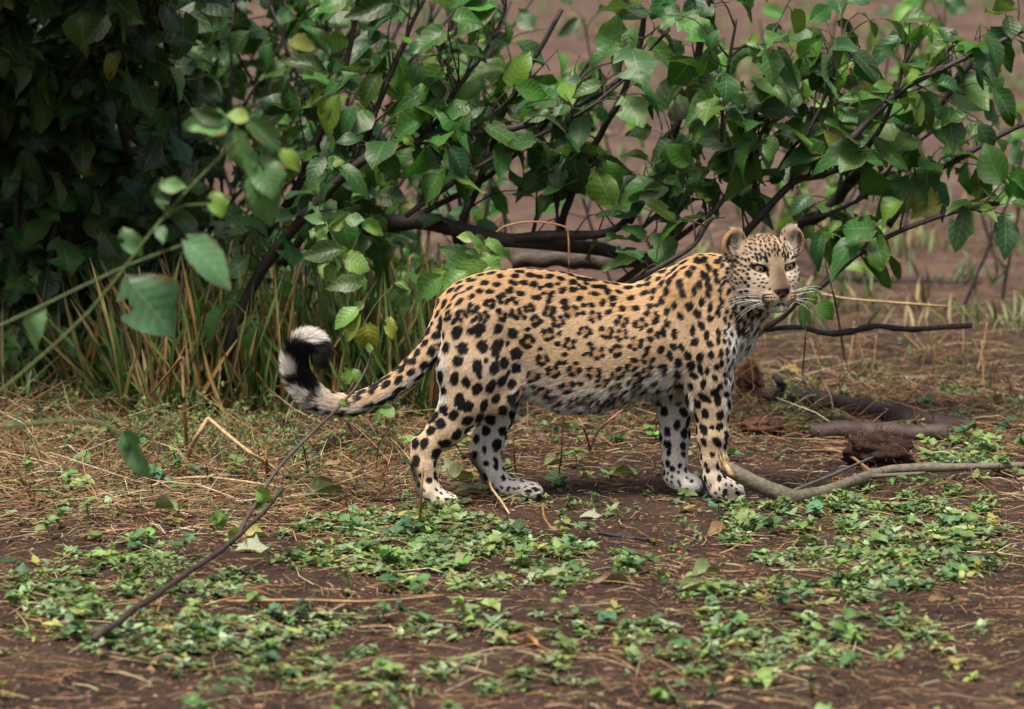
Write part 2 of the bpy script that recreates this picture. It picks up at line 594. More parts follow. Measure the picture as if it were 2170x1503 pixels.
def shrub(name, label, cat, base, limbs, pal, twig_step, twig_len, leaf_len, n_single=280, seed=1, extra_leaf=1.0, group=None, up=0.55, avoid=None, joined=False):
    """shrub with traced limbs; side twigs carry alternate leaves. limbs: (pts, r0, r1, leafiness)"""
    r = np.random.default_rng(seed)
    root = empty(name, base)
    tag(root, label, cat, group)
    L_pos, L_tip, L_nrm, L_sz = [], [], [], []
    for li, (pts, r0, r1, leafy) in enumerate(limbs):
        bo, path = branch_px(root, pts, r0, r1, tint_bark(), seed=seed * 31 + li)
        if leafy <= 0:
            continue
        Ld = np.concatenate([[0], np.cumsum(np.linalg.norm(np.diff(path, axis=0), axis=1))])
        tot = Ld[-1]
        allt = MB()
        nt_ = max(1, int(tot / twig_step * leafy))
        for k in range(nt_):
            tw = allt if joined else MB()
            s = tot * (r.uniform(0.12, 1.0))
            p = np.array([np.interp(s, Ld, path[:, c]) for c in range(3)])
            i = min(np.searchsorted(Ld, s), len(path) - 1)
            d0 = unit(path[i] - path[max(i - 1, 0)])
            d = unit(d0 * 0.5 + np.array([r.normal(0, .6), r.normal(0, .6), up + r.normal(0, .5)]))
            ln = twig_len * r.uniform(0.5, 1.3)
            q = [p, p + d * ln * .5 + r.normal(0, .012, 3), p + d * ln + np.array([0, 0, -0.18 * ln]) + r.normal(0, .012, 3)]
            qp = smooth_path(q, 6)
            V, F = tube(qp, np.linspace(2.6, 1.0, 6) * MM, 4)
            tw.add(V - np.array(root.location), F, np.array(tint_bark()) * (1.2, 1.35, 0.9))
            nl = max(2, int(ln / (leaf_len * 0.52) * extra_leaf))
            for m in range(nl):
                t = (m + 0.8) / nl
                b = np.array([np.interp(t, np.linspace(0, 1, 6), qp[:, c]) for c in range(3)])
                sidev = unit(np.cross(d, [0, -1, 0.3])) * (1 if m % 2 else -1)
                tip = unit(sidev * 0.55 + d * 0.25 + np.array([r.normal(0, .35), r.normal(0, .35), -0.55 + r.normal(0, .35)]))
                nrm = unit(np.array([r.normal(0, .45), -0.55 + r.normal(0, .4), 0.75 + r.normal(0, .3)]))
                st = leaf_len * r.uniform(0.15, 0.4)
                b2 = b + unit(tip + np.array([0, 0, .5])) * st
                sz = leaf_len * (0.35 + 0.85 * r.random() ** 0.7)
                if avoid is not None:
                    x, y = to_px(b2 + tip * sz * .5)
                    if avoid(float(x), float(y), b2[1]):
                        continue
                V, F = tube(np.array([b, (b + b2) / 2 + [0, 0, .004], b2]), [0.9 * MM, .8 * MM, .7 * MM], 3, cap=False)
                tw.add(V - np.array(root.location), F, (0.07, 0.10, 0.03))
                L_pos.append(b2); L_tip.append(tip); L_nrm.append(nrm); L_sz.append(sz)
            if not joined:
                tw.build('twig', M_BARK, bo)
        if allt.n:
            allt.build('twigs', M_BARK, bo)['kind'] = 'stuff'
    L_pos, L_tip, L_nrm, L_sz = map(np.array, (L_pos, L_tip, L_nrm, L_sz))
    tint = pick_tint(pal, len(L_pos), r)
    yel = r.random(len(tint)) < 0.007
    tint[yel] = np.array([0.17, 0.19, 0.03])
    # the leaves that show largest (in view, nearest) are parts of their own; the rest is foliage
    x, y = to_px(L_pos + L_tip * L_sz[:, None] * 0.5)
    inside = (x > 0) & (x < 2170) & (y > 0) & (y < 1503)
    score = L_sz / (L_pos[:, 1] + 10) - 10 * (~inside) - L_pos[:, 1] * 0.002
    o = np.argsort(-score)
    single = [i for i in o[:n_single] if inside[i]]
    rest = np.setdiff1d(np.arange(len(L_pos)), single)
    for i in single:
        leaf_obj(root, L_pos[i], L_tip[i], L_nrm[i], float(L_sz[i]), tint[i], LEAF_ME[r.integers(0, len(LEAF_ME))])
    if len(rest):
        f = scatter_mesh('foliage', LEAVES, frame_from(L_tip[rest], L_nrm[rest]), L_sz[rest], L_pos[rest] - np.array(root.location), tint[rest], M_LEAFN, root)
        f['kind'] = 'stuff'
    return root

# ------------------------------------------------------------------ thicket behind the animal
def gpy(Y):
    return float(to_px(np.array([0.0, Y, 0.0]))[1])


def fork(pts, dx, dy, dY=0.0):
    return [(a + dx, b + dy, c + dY) for a, b, c in pts]


# centre shrub: limbs rise from the lower left and lean to the upper right
limbs_c = [
    ([(430, gpy(1.25), 1.25), (520, 640, 1.25), (575, 545, 1.2), (650, 455, 1.1), (740, 362, 1.05), (830, 315, 1.0), (960, 285, 1.0), (1070, 275, 1.0), (1160, 250, 1.0), (1260, 205, 1.0), (1380, 120, 1.0)], 14, 5, 1.0),
    ([(960, 560, 1.35), (985, 455, 1.3), (1012, 395, 1.3), (1042, 318, 1.25), (1065, 245, 1.25), (1120, 150, 1.2), (1190, 20, 1.2)], 10, 5, 0.8),
    ([(850, 470, 1.3), (960, 420, 1.3), (1040, 370, 1.25), (1110, 310, 1.2), (1180, 232, 1.2), (1260, 110, 1.2)], 7, 3, 1.0),
    ([(860, 460, 1.0), (1000, 360, 1.0), (1100, 306, 1.0), (1240, 236, 0.95), (1330, 160, 0.95), (1420, 60, 0.9)], 6, 3, 1.0),
    ([(1185, 500, 1.3), (1205, 425, 1.25), (1262, 300, 1.25), (1310, 215, 1.2), (1345, 130, 1.2), (1370, 20, 1.2)], 9, 6, 0.9),
    ([(1128, 505, 1.2), (1140, 450, 1.2), (1180, 395, 1.2), (1225, 350, 1.15)], 5, 2.5, 1.4),
    ([(1180, 505, 1.2), (1178, 440, 1.2), (1172, 385, 1.2)], 4, 2.5, 1.4),
    ([(700, 520, 1.45), (790, 478, 1.35), (870, 470, 1.3), (940, 478, 1.25), (1000, 492, 1.2), (1060, 508, 1.2), (1150, 516, 1.2), (1260, 526, 1.25), (1330, 542, 1.3), (1420, 566, 1.35)], 21, 13, 0.10),
    ([(1060, 510, 1.2), (1180, 499, 1.15), (1270, 497, 1.15), (1318, 478, 1.15), (1350, 440, 1.1), (1400, 400, 1.1)], 12, 6, 0.9),
    ([(600, 560, 1.3), (700, 420, 1.25), (760, 330, 1.2), (800, 230, 1.2), (850, 100, 1.2), (900, 0, 1.2)], 10, 4, 1.2),
    ([(560, 500, 1.5), (640, 380, 1.45), (690, 250, 1.4), (740, 120, 1.4), (760, -20, 1.4)], 11, 5, 1.2),
    ([(590, 560, 1.3), (670, 470, 1.25), (730, 440, 1.25), (780, 470, 1.2)], 5, 2, 1.0),
    ([(620, 500, 1.6), (720, 420, 1.6), (820, 380, 1.6), (920, 340, 1.7)], 6, 3, 0.8),
    ([(900, 300, 1.1), (960, 200, 1.0), (1040, 90, 1.0), (1080, -20, 1.0)], 6, 3, 1.4),
]
shrub('broadleaf_shrub', 'sprawling broadleaf shrub with wet dark limbs behind the back of the leopard', 'shrub', P(560, 640, 1.3) * [1, 1, 0], limbs_c, MID_G + DARK_G[1:], 0.060, 0.20, 0.118, 300, seed=3,
      avoid=lambda x, y, Y: (y > 470 and 1060 < x < 1420) or (760 < x < 1420 and 395 < y < 470 and random.random() < 0.45) or (1000 < x < 1420 and random.random() < 0.25))

limbs_r = [
    ([(1240, 650, 1.2), (1340, 580, 1.1), (1400, 530, 1.05), (1460, 488, 1.0), (1520, 438, 1.0), (1580, 352, 0.95), (1620, 270, 0.9), (1680, 120, 0.9)], 8, 4, 1.0),
    ([(1540, 560, 1.1), (1570, 505, 1.05), (1625, 443, 1.0), (1690, 382, 1.0), (1740, 372, 0.95), (1800, 345, 0.9), (1855, 290, 0.9), (1890, 220, 0.9), (1930, 90, 0.9)], 10, 4, 1.0),
    ([(1600, 560, 1.4), (1690, 482, 1.35), (1760, 440, 1.3), (1810, 378, 1.25), (1885, 310, 1.2), (1980, 230, 1.2), (2110, 60, 1.2)], 16, 9, 0.7),
    ([(1330, 470, 1.3), (1412, 318, 1.25), (1432, 268, 1.2), (1455, 210, 1.2), (1480, 110, 1.2), (1500, -20, 1.2)], 10, 8, 0.7),
    ([(1690, 322, 0.9), (1720, 262, 0.9), (1748, 200, 0.9), (1790, 60, 0.9)], 5, 3, 1.4),
    ([(1530, 300, 0.8), (1532, 240, 0.8), (1540, 160, 0.8), (1560, 40, 0.8)], 4, 3, 1.4),
    ([(1340, 500, 1.1), (1395, 450, 1.05), (1430, 380, 1.0), (1445, 350, 1.0)], 5, 3, 1.2),
    ([(1255, 640, 0.9), (1330, 600, 0.9), (1400, 565, 0.9), (1470, 520, 0.9), (1510, 460, 0.9)], 8, 4, 0.7),
    ([(1600, 400, 1.0), (1605, 330, 0.95), (1600, 270, 0.9), (1610, 200, 0.9), (1640, 60, 0.9)], 5, 3, 1.6),
    ([(1690, 470, 1.0), (1760, 450, 1.0), (1850, 405, 1.0), (1900, 340, 1.0), (2000, 260, 1.0)], 5, 3, 0.8),
    ([(1690, 645, 0.9), (1735, 610, 0.9), (1790, 562, 0.9), (1840, 525, 0.9), (1890, 500, 0.9), (2000, 455, 0.9), (2120, 430, 0.9)], 7, 5, 0.8),
    ([(1800, 300, 0.8), (1900, 200, 0.8), (2010, 140, 0.8), (2180, 60, 0.8)], 8, 5, 1.2),
    ([(1880, 480, 1.1), (1960, 380, 1.1), (2060, 320, 1.1), (2200, 250, 1.1)], 8, 5, 1.0),
    ([(1650, 360, 1.0), (1690, 300, 1.0), (1780, 250, 1.0), (1830, 120, 1.0)], 4, 3, 1.4),
]
shrub('leaning_shrub', 'heart-leaved shrub with branches fanning over the head of the leopard', 'shrub', P(1240, 700, 1.3) * [1, 1, 0], limbs_r, MID_G + DARK_G[2:], 0.050, 0.17, 0.112, 300, seed=5,
      avoid=lambda x, y, Y: (1420 < x < 1700 and y > 470) or (y > 560 and x < 1700))

# the dark mass on the left: dense shrub whose crown closes overhead
rl = random.Random(12)
limbs_l = []
for k in range(40):
    x0 = rl.uniform(-260, 360)
    Y0 = rl.uniform(1.8, 4.2)
    y0 = 640 - (Y0 - 1.7) * 40
    limbs_l.append(([(x0 - 20, gpy(Y0) + 4, Y0), (x0, y0, Y0), (x0 + rl.uniform(-60, 90), y0 - 230, Y0), (x0 + rl.uniform(-120, 160), y0 - 470, Y0 - .1), (x0 + rl.uniform(-180, 240), y0 - 820, Y0 - .2)], 9, 4, 1.15))
for k in range(16):
    x0 = rl.uniform(-250, 330)
    Y0 = rl.uniform(0.9, 1.8)
    limbs_l.append(([(x0, 330, Y0 + .6), (x0 + rl.uniform(-40, 90), 160, Y0 + .2), (x0 + rl.uniform(-60, 160), -40, Y0 - .1), (x0 + rl.uniform(-60, 160), -330, Y0 - .6)], 9, 4, 1.2))
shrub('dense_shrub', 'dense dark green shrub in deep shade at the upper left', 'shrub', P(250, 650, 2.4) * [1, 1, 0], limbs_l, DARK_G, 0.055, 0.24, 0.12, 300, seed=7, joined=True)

# more distant thicket closing the gap between the stems
limbs_b = []
for k in range(30):
    x0 = rl.uniform(330, 1000)
    Y0 = rl.uniform(2.0, 3.6)
    y0 = 640 - (Y0 - 2) * 30
    limbs_b.append(([(x0 - 20, gpy(Y0) + 4, Y0), (x0, y0 + 60, Y0), (x0 + rl.uniform(-40, 90), y0 - 120, Y0), (x0 + rl.uniform(-60, 160), y0 - 330, Y0), (x0 + rl.uniform(-60, 200), y0 - 620, Y0)], rl.uniform(4, 8), 3, 0.5))
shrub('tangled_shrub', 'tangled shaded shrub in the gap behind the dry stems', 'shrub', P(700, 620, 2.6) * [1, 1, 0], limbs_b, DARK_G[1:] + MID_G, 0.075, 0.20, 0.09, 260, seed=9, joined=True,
      avoid=lambda x, y, Y: (x > 840 and random.random() < 0.4) or (x < 660 and 330 < y < 480 and random.random() < .7))

# looser shrubs standing farther off on the open ground, soft with distance
limbs_o = []
for k in range(13):
    x0 = rl.uniform(980, 2150)
    Y0 = rl.uniform(3.4, 6.5)
    g0 = gpy(Y0)
    lean = rl.uniform(-200, 260)
    limbs_o.append(([(x0, g0 + 3, Y0), (x0 + lean * .3, g0 - 120, Y0), (x0 + lean * .7, g0 - 280, Y0), (x0 + lean, g0 - rl.uniform(330, 560), Y0)], 4, 2, 0.75))
shrub('open_shrub', 'loose pale green shrub standing on the open soil behind the head', 'shrub', P(1600, 560, 5.0) * [1, 1, 0], limbs_o, MID_G[2:] + LITE_G[:2], 0.10, 0.20, 0.11, 200, seed=13, joined=True,
      avoid=lambda x, y, Y: y > 500 or random.random() < 0.25)

# ------------------------------------------------------------------ logs and bare branches
def log_thing(name, label, cat, pts, r, col, group=None, n=46, rough=0.26, seed=0, mat=None, sides=14):
    w = np.array([p if len(p) == 3 and isinstance(p, np.ndarray) else P(*p) for p in pts])
    path = smooth_path(w, n)
    rr = np.interp(np.linspace(0, 1, n), np.linspace(0, 1, len(r)), r) * MM * (1 + path[:, 1].mean() / 10)
    V, F = tube(path, rr, sides, rough, seed)
    c = np.array(col) * (1 + 0.30 * vnoise(V, 0.05, seed + 5) + 0.2 * vnoise(V, 0.015, seed + 6))[:, None]
    o0 = path[0]
    o = link(bpy.data.objects.new(name, make_mesh(name, V - o0, F, mat or M_BARK, True, c)))
    o.location = tuple(o0)
    tag(o, label, cat, group)
    return o, path


def gz(px, py, r):           # axis of a log of radius r px lying on the ground, seen at px, py
    return G(px, py, r * MM * 0.85)


log_thing('fallen_log', 'thick grey-brown log lying behind the back of the leopard', 'log', [(1085, 552, 1.9), (1180, 548, 1.9), (1260, 552, 1.9), (1340, 548, 1.9), (1440, 566, 1.95), (1520, 590, 2.0)], [19, 20, 19, 17, 16], (0.075, 0.055, 0.046), seed=51)
log_thing('fallen_log', 'dark log sloping down to the right below the leopard\'s chin, upper of two', 'log', [gz(1610, 838, 18), gz(1700, 844, 20), gz(1790, 858, 21), gz(1900, 882, 20), gz(2060, 905, 18)], [13, 20, 21, 20, 16], (0.055, 0.033, 0.028), seed=52)
log_thing('fallen_log', 'short dark log end beside the green creeper at the right', 'log', [gz(1716, 914, 18), gz(1790, 912, 21), gz(1880, 917, 23), gz(2010, 920, 20)], [16, 21, 23, 19], (0.070, 0.045, 0.038), seed=53)
log_thing('broken_stake', 'short slanting piece of broken wood behind the upper dark log', 'stake', [G(1668, 838), (1655, 815, 1.55), (1640, 795, 1.55)], [12, 10, 7], (0.08, 0.05, 0.042), seed=54, n=12)
log_thing('fallen_log', 'brown log half buried in straw below the curl of the tail', 'log', [gz(590, 925, 13), gz(660, 912, 14), gz(720, 895, 13), gz(775, 880, 10)], [11, 14, 13, 9], (0.085, 0.045, 0.030), seed=55)
log_thing('fallen_log', 'dark rotten log under the middle of the tail', 'log', [gz(655, 965, 20), gz(720, 935, 22), gz(800, 915, 20)], [16, 22, 18], (0.030, 0.018, 0.015), seed=56)
log_thing('fallen_log', 'pinkish log end in the grass left of the tail', 'log', [gz(520, 885, 12), gz(600, 880, 14), gz(690, 868, 12)], [9, 14, 12], (0.12, 0.075, 0.06), seed=57)
log_thing('bare_branch', 'thin black branch lying level beneath the leopard\'s chin', 'branch', [(1590, 705, 1.2), (1640, 697, 1.15), (1700, 694, 1.1), (1745, 706, 1.1), (1800, 703, 1.1), (1855, 692, 1.1), (1930, 698, 1.1), (2060, 690, 1.1)], [6.5, 5.5, 6, 7, 6, 6], (0.028, 0.022, 0.022), seed=58)
log_thing('bare_branch', 'bent bare twig rising towards the leopard\'s chin', 'branch', [(1590, 722, 1.15), (1630, 690, 1.1), (1665, 668, 1.1), (1715, 615, 1.05)], [5, 6, 5, 3.5], (0.05, 0.03, 0.026), seed=59, n=16)
log_thing('ground_twig', 'knobbly brown stick lying behind the tracks left of the hind paws', 'stick', [gz(480, 1018, 5), gz(560, 1010, 5), gz(650, 1012, 6), gz(740, 1018, 6), gz(820, 1028, 5), gz(895, 1034, 4)], [4, 5.5, 6, 5.5, 5, 4], (0.07, 0.045, 0.035), seed=60)
log_thing('ground_twig', 'dark stick lying on bare soil below the belly', 'stick', [gz(1268, 1130, 4), gz(1330, 1138, 4), gz(1425, 1152, 4)], [3, 4.5, 3], (0.03, 0.025, 0.024), seed=61)
log_thing('ground_twig', 'twisted little root lying between the front paws and the clods', 'stick', [gz(1640, 972, 4), gz(1665, 958, 4), gz(1700, 953, 4), gz(1720, 950, 3)], [3, 4.5, 3.5, 2], (0.06, 0.04, 0.034), seed=62, n=14)
log_thing('ground_twig', 'curved tan root arching towards the earth clod', 'stick', [gz(1700, 956, 3), (1760, 955, .55), (1800, 966, .5), gz(1850, 1002, 3)], [3, 3.6, 3.6, 2.5], (0.25, 0.14, 0.07), seed=63, n=20)
log_thing('ground_twig', 'grey stick propped on the broken branch at the right', 'stick', [(1682, 1040, -0.02), (1760, 1008, 0.12), (1850, 969, 0.3)], [4.2, 4, 2.6], (0.12, 0.105, 0.09), seed=64, n=14)

# the broken branch: grey limb with a splintered pale end
bb, bpath = log_thing('broken_branch', 'grey broken branch with splintered yellow end beside the front paw', 'branch',
                      [(1531, 985, -0.085), (1556, 1000, -0.085), (1615, 1030, -0.075), (1672, 1052, -0.06), (1715, 1048, -0.02), (1770, 1034, 0.06), (1830, 1012, 0.18), (1900, 995, 0.30), (2040, 990, 0.34), (2190, 985, 0.36)],
                      [14, 16, 17, 17, 14, 12, 11, 11, 9, 6], (0.155, 0.135, 0.098), seed=65, n=48, rough=0.10, sides=12)
M_SPL = tinted_mat('fresh_wood', rough=0.7, spec=0.2, grain=120.0)
for k, (dx, dy, ln, w) in enumerate(((-3, -2, 26, 3.2), (4, 3, 34, 3.6), (9, -9, 18, 3.0), (-7, 6, 16, 2.6), (2, 10, 22, 3.0))):
    a = P(1534 + dx, 988 + dy, -0.09)
    b = P(1534 + dx - 6 + k, 988 + dy - ln, -0.095)
    V, F = tube(np.array([a + [0.006, 0, -0.01], (a + b) / 2, b]), [w * MM * 1.4, w * MM, 0.3 * MM], 4)
    o = link(bpy.data.objects.new('splinter', make_mesh('splinter', V - np.array(bb.location), F, M_SPL, False, np.tile((0.48, 0.34, 0.14), (len(V), 1)))), bb)
sp_p = np.array([P(1538, 985, -0.098), P(1548, 1004, -0.108), P(1558, 1012, -0.108)])
V, F = tube(sp_p, [5 * MM, 8 * MM, 2 * MM], 5)
link(bpy.data.objects.new('torn_face', make_mesh('torn_face', V - np.array(bb.location), F, M_SPL, False, np.tile((0.45, 0.30, 0.15), (len(V), 1)))), bb)
V, F = tube(smooth_path([P(1838, 1010, .19), P(1880, 1008, .22), P(1960, 1003, .25)], 8), np.linspace(6, 4, 8) * MM, 7, .1)
link(bpy.data.objects.new('side_shoot', make_mesh('side_shoot', V - np.array(bb.location), F, M_BARK, True, np.tile((0.15, 0.135, 0.10), (len(V), 1)))), bb)


def clod(name, label, px, py, rx, ry, rz, col, seed, fibres=60):
    """root-bound lump of earth"""
    c = G(px, py)
    ring, sg = 24, 40
    V = []
    for i in range(ring + 1):
        ph = math.pi * i / ring
        for j in range(sg):
            t = 2 * math.pi * j / sg
            V.append((math.sin(ph) * math.cos(t), math.sin(ph) * math.sin(t), math.cos(ph)))
    V = np.array(V)
    k = 1 + 0.28 * vnoise(V * 1.0, 0.5, seed) + 0.22 * vnoise(V, 0.22, seed + 1) + 0.16 * vnoise(V, 0.1, seed + 2)
    V = V * k[:, None] * np.array([rx, rz, ry]) * MM
    V[:, 2] += ry * MM * 0.72
    F = [(i * sg + j, i * sg + (j + 1) % sg, (i + 1) * sg + (j + 1) % sg, (i + 1) * sg + j) for i in range(ring) for j in range(sg)]
    cc = np.array(col) * (1 + 0.35 * vnoise(V, 0.02, seed + 4))[:, None]
    o = link(bpy.data.objects.new(name, make_mesh(name, V, F, M_EARTH, True, cc)))
    o.location = tuple(c)
    tag(o, label, 'clod')
    r = np.random.default_rng(seed)
    mb = MB()
    for i in range(fibres):
        a = V[r.integers(0, len(V))]
        d = unit(a - np.array([0, 0, ry * MM * .5]) + r.normal(0, .03, 3))
        if a[2] < 0.004: continue
        ln = r.uniform(0.012, 0.04)
        Vt, Ft = tube(np.array([a, a + d * ln * .5 + r.normal(0, .004, 3), a + d * ln + r.normal(0, .01, 3)]), [.0009, .0007, .0004], 3, cap=False)
        mb.add(Vt, Ft, np.array((0.16, 0.075, 0.04)) * r.uniform(.6, 1.5))
    mb.build('root_fibres', M_STRAW, o)['kind'] = 'stuff'


clod('earth_clod', 'dark earth clod with a furry brown top below the short log', 1860, 985, 74, 42, 46, (0.045, 0.025, 0.019), 71, 160)
clod('earth_clod', 'reddish fibrous earth clod just in front of the chest', 1590, 838, 30, 44, 40, (0.085, 0.036, 0.022), 72, 160)
clod('earth_clod', 'low crumbly earth mound left of the green creeper', 1615, 918, 46, 22, 40, (0.11, 0.055, 0.035), 73, 80)
clod('earth_clod', 'small earth heap under the belly', 1375, 915, 40, 20, 36, (0.13, 0.065, 0.045), 74, 40)

# ------------------------------------------------------------------ stems, saplings, sprigs
def stem_thing(name, label, cat, pts, r0, r1, col, group=None, seed=0, n=14):
    w = np.array([p if isinstance(p, np.ndarray) else P(*p) for p in pts])
    path = smooth_path(w, n)
    V, F = tube(path, np.linspace(r0, r1, n) * MM, 6, 0.08, seed)
    c = np.array(col) * (1 + 0.22 * vnoise(V, 0.04, seed + 3))[:, None]
    o = link(bpy.data.objects.new(name, make_mesh(name, V - path[0], F, M_STRAW, True, c)))
    o.location = tuple(path[0])
    return tag(o, label, cat, group)


TAN, PALE, RUSTY = (0.36, 0.225, 0.105), (0.46, 0.33, 0.17), (0.25, 0.125, 0.055)
stem_thing('dry_stem', 'long straight tan stem leaning right, just left of the tail', 'dry stem', [G(530, 862), (580, 730, 1.3), (612, 640, 1.25), (645, 545, 1.2)], 5.0, 3.4, PALE, seed=1)
stem_thing('dry_stem', 'upright tan stem with a slight bend, second left of the tail', 'dry stem', [G(512, 838), (519, 750, 1.6), (523, 690, 1.6), (533, 605, 1.55), (540, 545, 1.55)], 4.4, 3.0, TAN, seed=2)
stem_thing('dry_stem', 'thin kinked stem, third left of the tail', 'dry stem', [G(487, 815), (474, 740, 1.75), (464, 680, 1.75), (468, 620, 1.7), (492, 510, 1.7)], 3.6, 2.4, TAN, seed=3)
stem_thing('dry_stem', 'short cut reddish stem standing upright in the left grass', 'dry stem', [G(397, 975), (391, 870, .45), (388, 800, .45), (386, 756, .45)], 4.4, 4.0, (0.33, 0.19, 0.085), seed=4)
stem_thing('dry_stem', 'snapped stem slanting down from the cut stem', 'dry stem', [(385, 758, .44), (350, 800, .55), (318, 838, .7)], 3.6, 3.0, RUSTY, seed=5)
stem_thing('dry_stem', 'thick pale broken straw leaning in the left grass', 'dry stem', [G(392, 985), (412, 935, .3), (441, 886, .3)], 6.5, 5.0, PALE, seed=6)
stem_thing('dry_stem', 'pale straw falling right from the broken straw', 'dry stem', [(441, 886, .3), (490, 928, .2), (545, 970, .12), G(575, 988)], 4.5, 3.5, PALE, seed=7)
stem_thing('dry_stem', 'short stub of stem in the grass near the log', 'dry stem', [G(566, 1008), (565, 985, .2), (563, 955, .2)], 4, 3.5, (0.3, 0.15, 0.06), seed=8)
stem_thing('dry_stem', 'rusty stem standing in front of the near hind leg', 'dry stem', [G(889, 1112), (893, 1050, -.42), (896, 990, -.41)], 3.2, 2.2, (0.30, 0.16, 0.06), seed=9)
stem_thing('dry_stem', 'tan twig lying across the track before the far hind paw', 'dry stem', [(1037, 1013, -.05), (1042, 1035, -.1), (1062, 1062, -.16), G(1080, 1090)], 3.0, 2.4, PALE, seed=10)
stem_thing('dry_stem', 'thin dark seed stem right of the far hind paw', 'dry stem', [G(1183, 1015), (1190, 960, .25), (1193, 905, .25), (1196, 850, .25)], 2.2, 1.4, (0.11, 0.075, 0.035), seed=11)
stem_thing('dry_stem', 'thin dark seed stem left of the belly\'s shadow', 'dry stem', [G(1093, 1005), (1089, 960, .3), (1088, 905, .3)], 2.2, 1.4, (0.13, 0.09, 0.04), seed=12)
stem_thing('dry_stem', 'rusty twig bent like a hook on the foreground soil', 'dry stem', [(1150, 1075, -.5), (1155, 1100, -.55), (1175, 1125, -.6), G(1200, 1140)], 2.8, 2.0, (0.3, 0.15, 0.06), seed=13)
stem_thing('dry_stem', 'long arched tan stem over the dark limb above the back', 'dry stem', [(1052, 492, 1.0), (1075, 478, 1.0), (1130, 470, 1.0), (1195, 480, 1.0), (1204, 500, 1.0), (1206, 560, 1.0), (1205, 640, 1.0)], 2.6, 2.2, (0.40, 0.22, 0.10), seed=14, n=24)
stem_thing('dry_stem', 'pale straw lying level at the far right edge', 'dry stem', [(1740, 623, 1.6), (1800, 634, 1.6), (1890, 641, 1.6), (2010, 650, 1.6)], 4, 3, PALE, seed=15)
stem_thing('dry_stem', 'long pale straw lying over the litter at the left', 'dry stem', [G(270, 1026), G(360, 1016, .02), G(440, 1012, .03), G(540, 1024, .02), G(612, 1036)], 3.6, 2.6, PALE, seed=16, n=20)
stem_thing('dry_stem', 'second pale straw crossing the long one at the left', 'dry stem', [G(330, 985, .01), G(420, 988, .03), G(500, 1000, .02), G(590, 1004, .01)], 3.0, 2.0, PALE, seed=17, n=16)
stem_thing('dry_stem', 'long straw lying along the bottom foreground', 'dry stem', [G(480, 1275, .01), G(640, 1272, .02), G(780, 1275, .02), G(940, 1262, .01)], 3.6, 2.6, (0.33, 0.2, 0.1), seed=18, n=20)
stem_thing('pink_stem', 'forked pink stem poking up under the belly', 'stem', [G(1250, 948), (1240, 915, .5), (1226, 885, .5)], 3.4, 2.0, (0.42, 0.16, 0.15), seed=19)
stem_thing('pink_stem', 'slanting pink stem right of the forked one under the belly', 'stem', [G(1254, 940), (1275, 905, .5), (1320, 868, .5)], 2.6, 1.6, (0.42, 0.16, 0.15), seed=20)
rs = random.Random(4)
for k in range(110):          # alike stems standing in the shaded undergrowth
    px = rs.uniform(275, 930)
    gy = rs.uniform(795, 885) if px < 800 else rs.uniform(790, 825)
    b = G(px, gy)
    Y = b[1]
    hgt = rs.uniform(90, 320)
    lean = rs.gauss(0, 45)
    pts = [b, (px + lean * .4 + rs.gauss(0, 6), gy - hgt * .5, Y), (px + lean + rs.gauss(0, 10), gy - hgt, Y)]
    stem_thing('dry_stem', 'thin dry stem standing among others in the shaded undergrowth', 'dry stem', pts, rs.uniform(2.2, 4.0), 1.6, random.choice([TAN, PALE, RUSTY, TAN, (0.17, 0.09, 0.05), (0.12, 0.17, 0.05)]), 'dry stems in the shaded undergrowth', seed=100 + k)
for k in range(26):          # short stubs standing in the grass on the right
    px = rs.uniform(1610, 2150)
    gy = rs.uniform(730, 830)
    b = G(px, gy)
    hgt = rs.uniform(40, 120)
    lean = rs.gauss(0, 25)
    stem_thing('dry_stem', 'short dry stem standing on the open soil behind the fallen branch', 'dry stem', [b, (px + lean * .6, gy - hgt * .5, b[1]), (px + lean, gy - hgt, b[1])], rs.uniform(1.8, 3), 1.4, random.choice([TAN, RUSTY, PALE]), 'short dry stems right of the leopard', seed=200 + k)


def plant(name, label, cat, base, stems, leaves, pal, col=(0.09, 0.12, 0.035), group=None, Yd=0.0):
    """stems: (pts px, r0, r1); leaves: (bx,by,tx,ty,Y)"""
    root = empty(name, base)
    tag(root, label, cat, group)
    for i, (pts, r0, r1) in enumerate(stems):
        w = np.array([p if isinstance(p, np.ndarray) else P(*p) for p in pts])
        path = smooth_path(w, 16)
        V, F = tube(path, np.linspace(r0, r1, 16) * MM, 6, 0.06, i)
        c = np.array(col) * (1 + 0.2 * vnoise(V, 0.04, i))[:, None]
        link(bpy.data.objects.new('stem', make_mesh('stem', V - np.array(root.location), F, M_BARK, True, c)), root)
    for lf in leaves:
        bx, by, tx, ty, Y = lf[:5]
        t = pick_tint(lf[5] if len(lf) > 5 else pal, 1)[0]
        leaf_px(root, bx, by, tx, ty, Y, t, Yt=Y - random.uniform(-.01, .03))
    return root


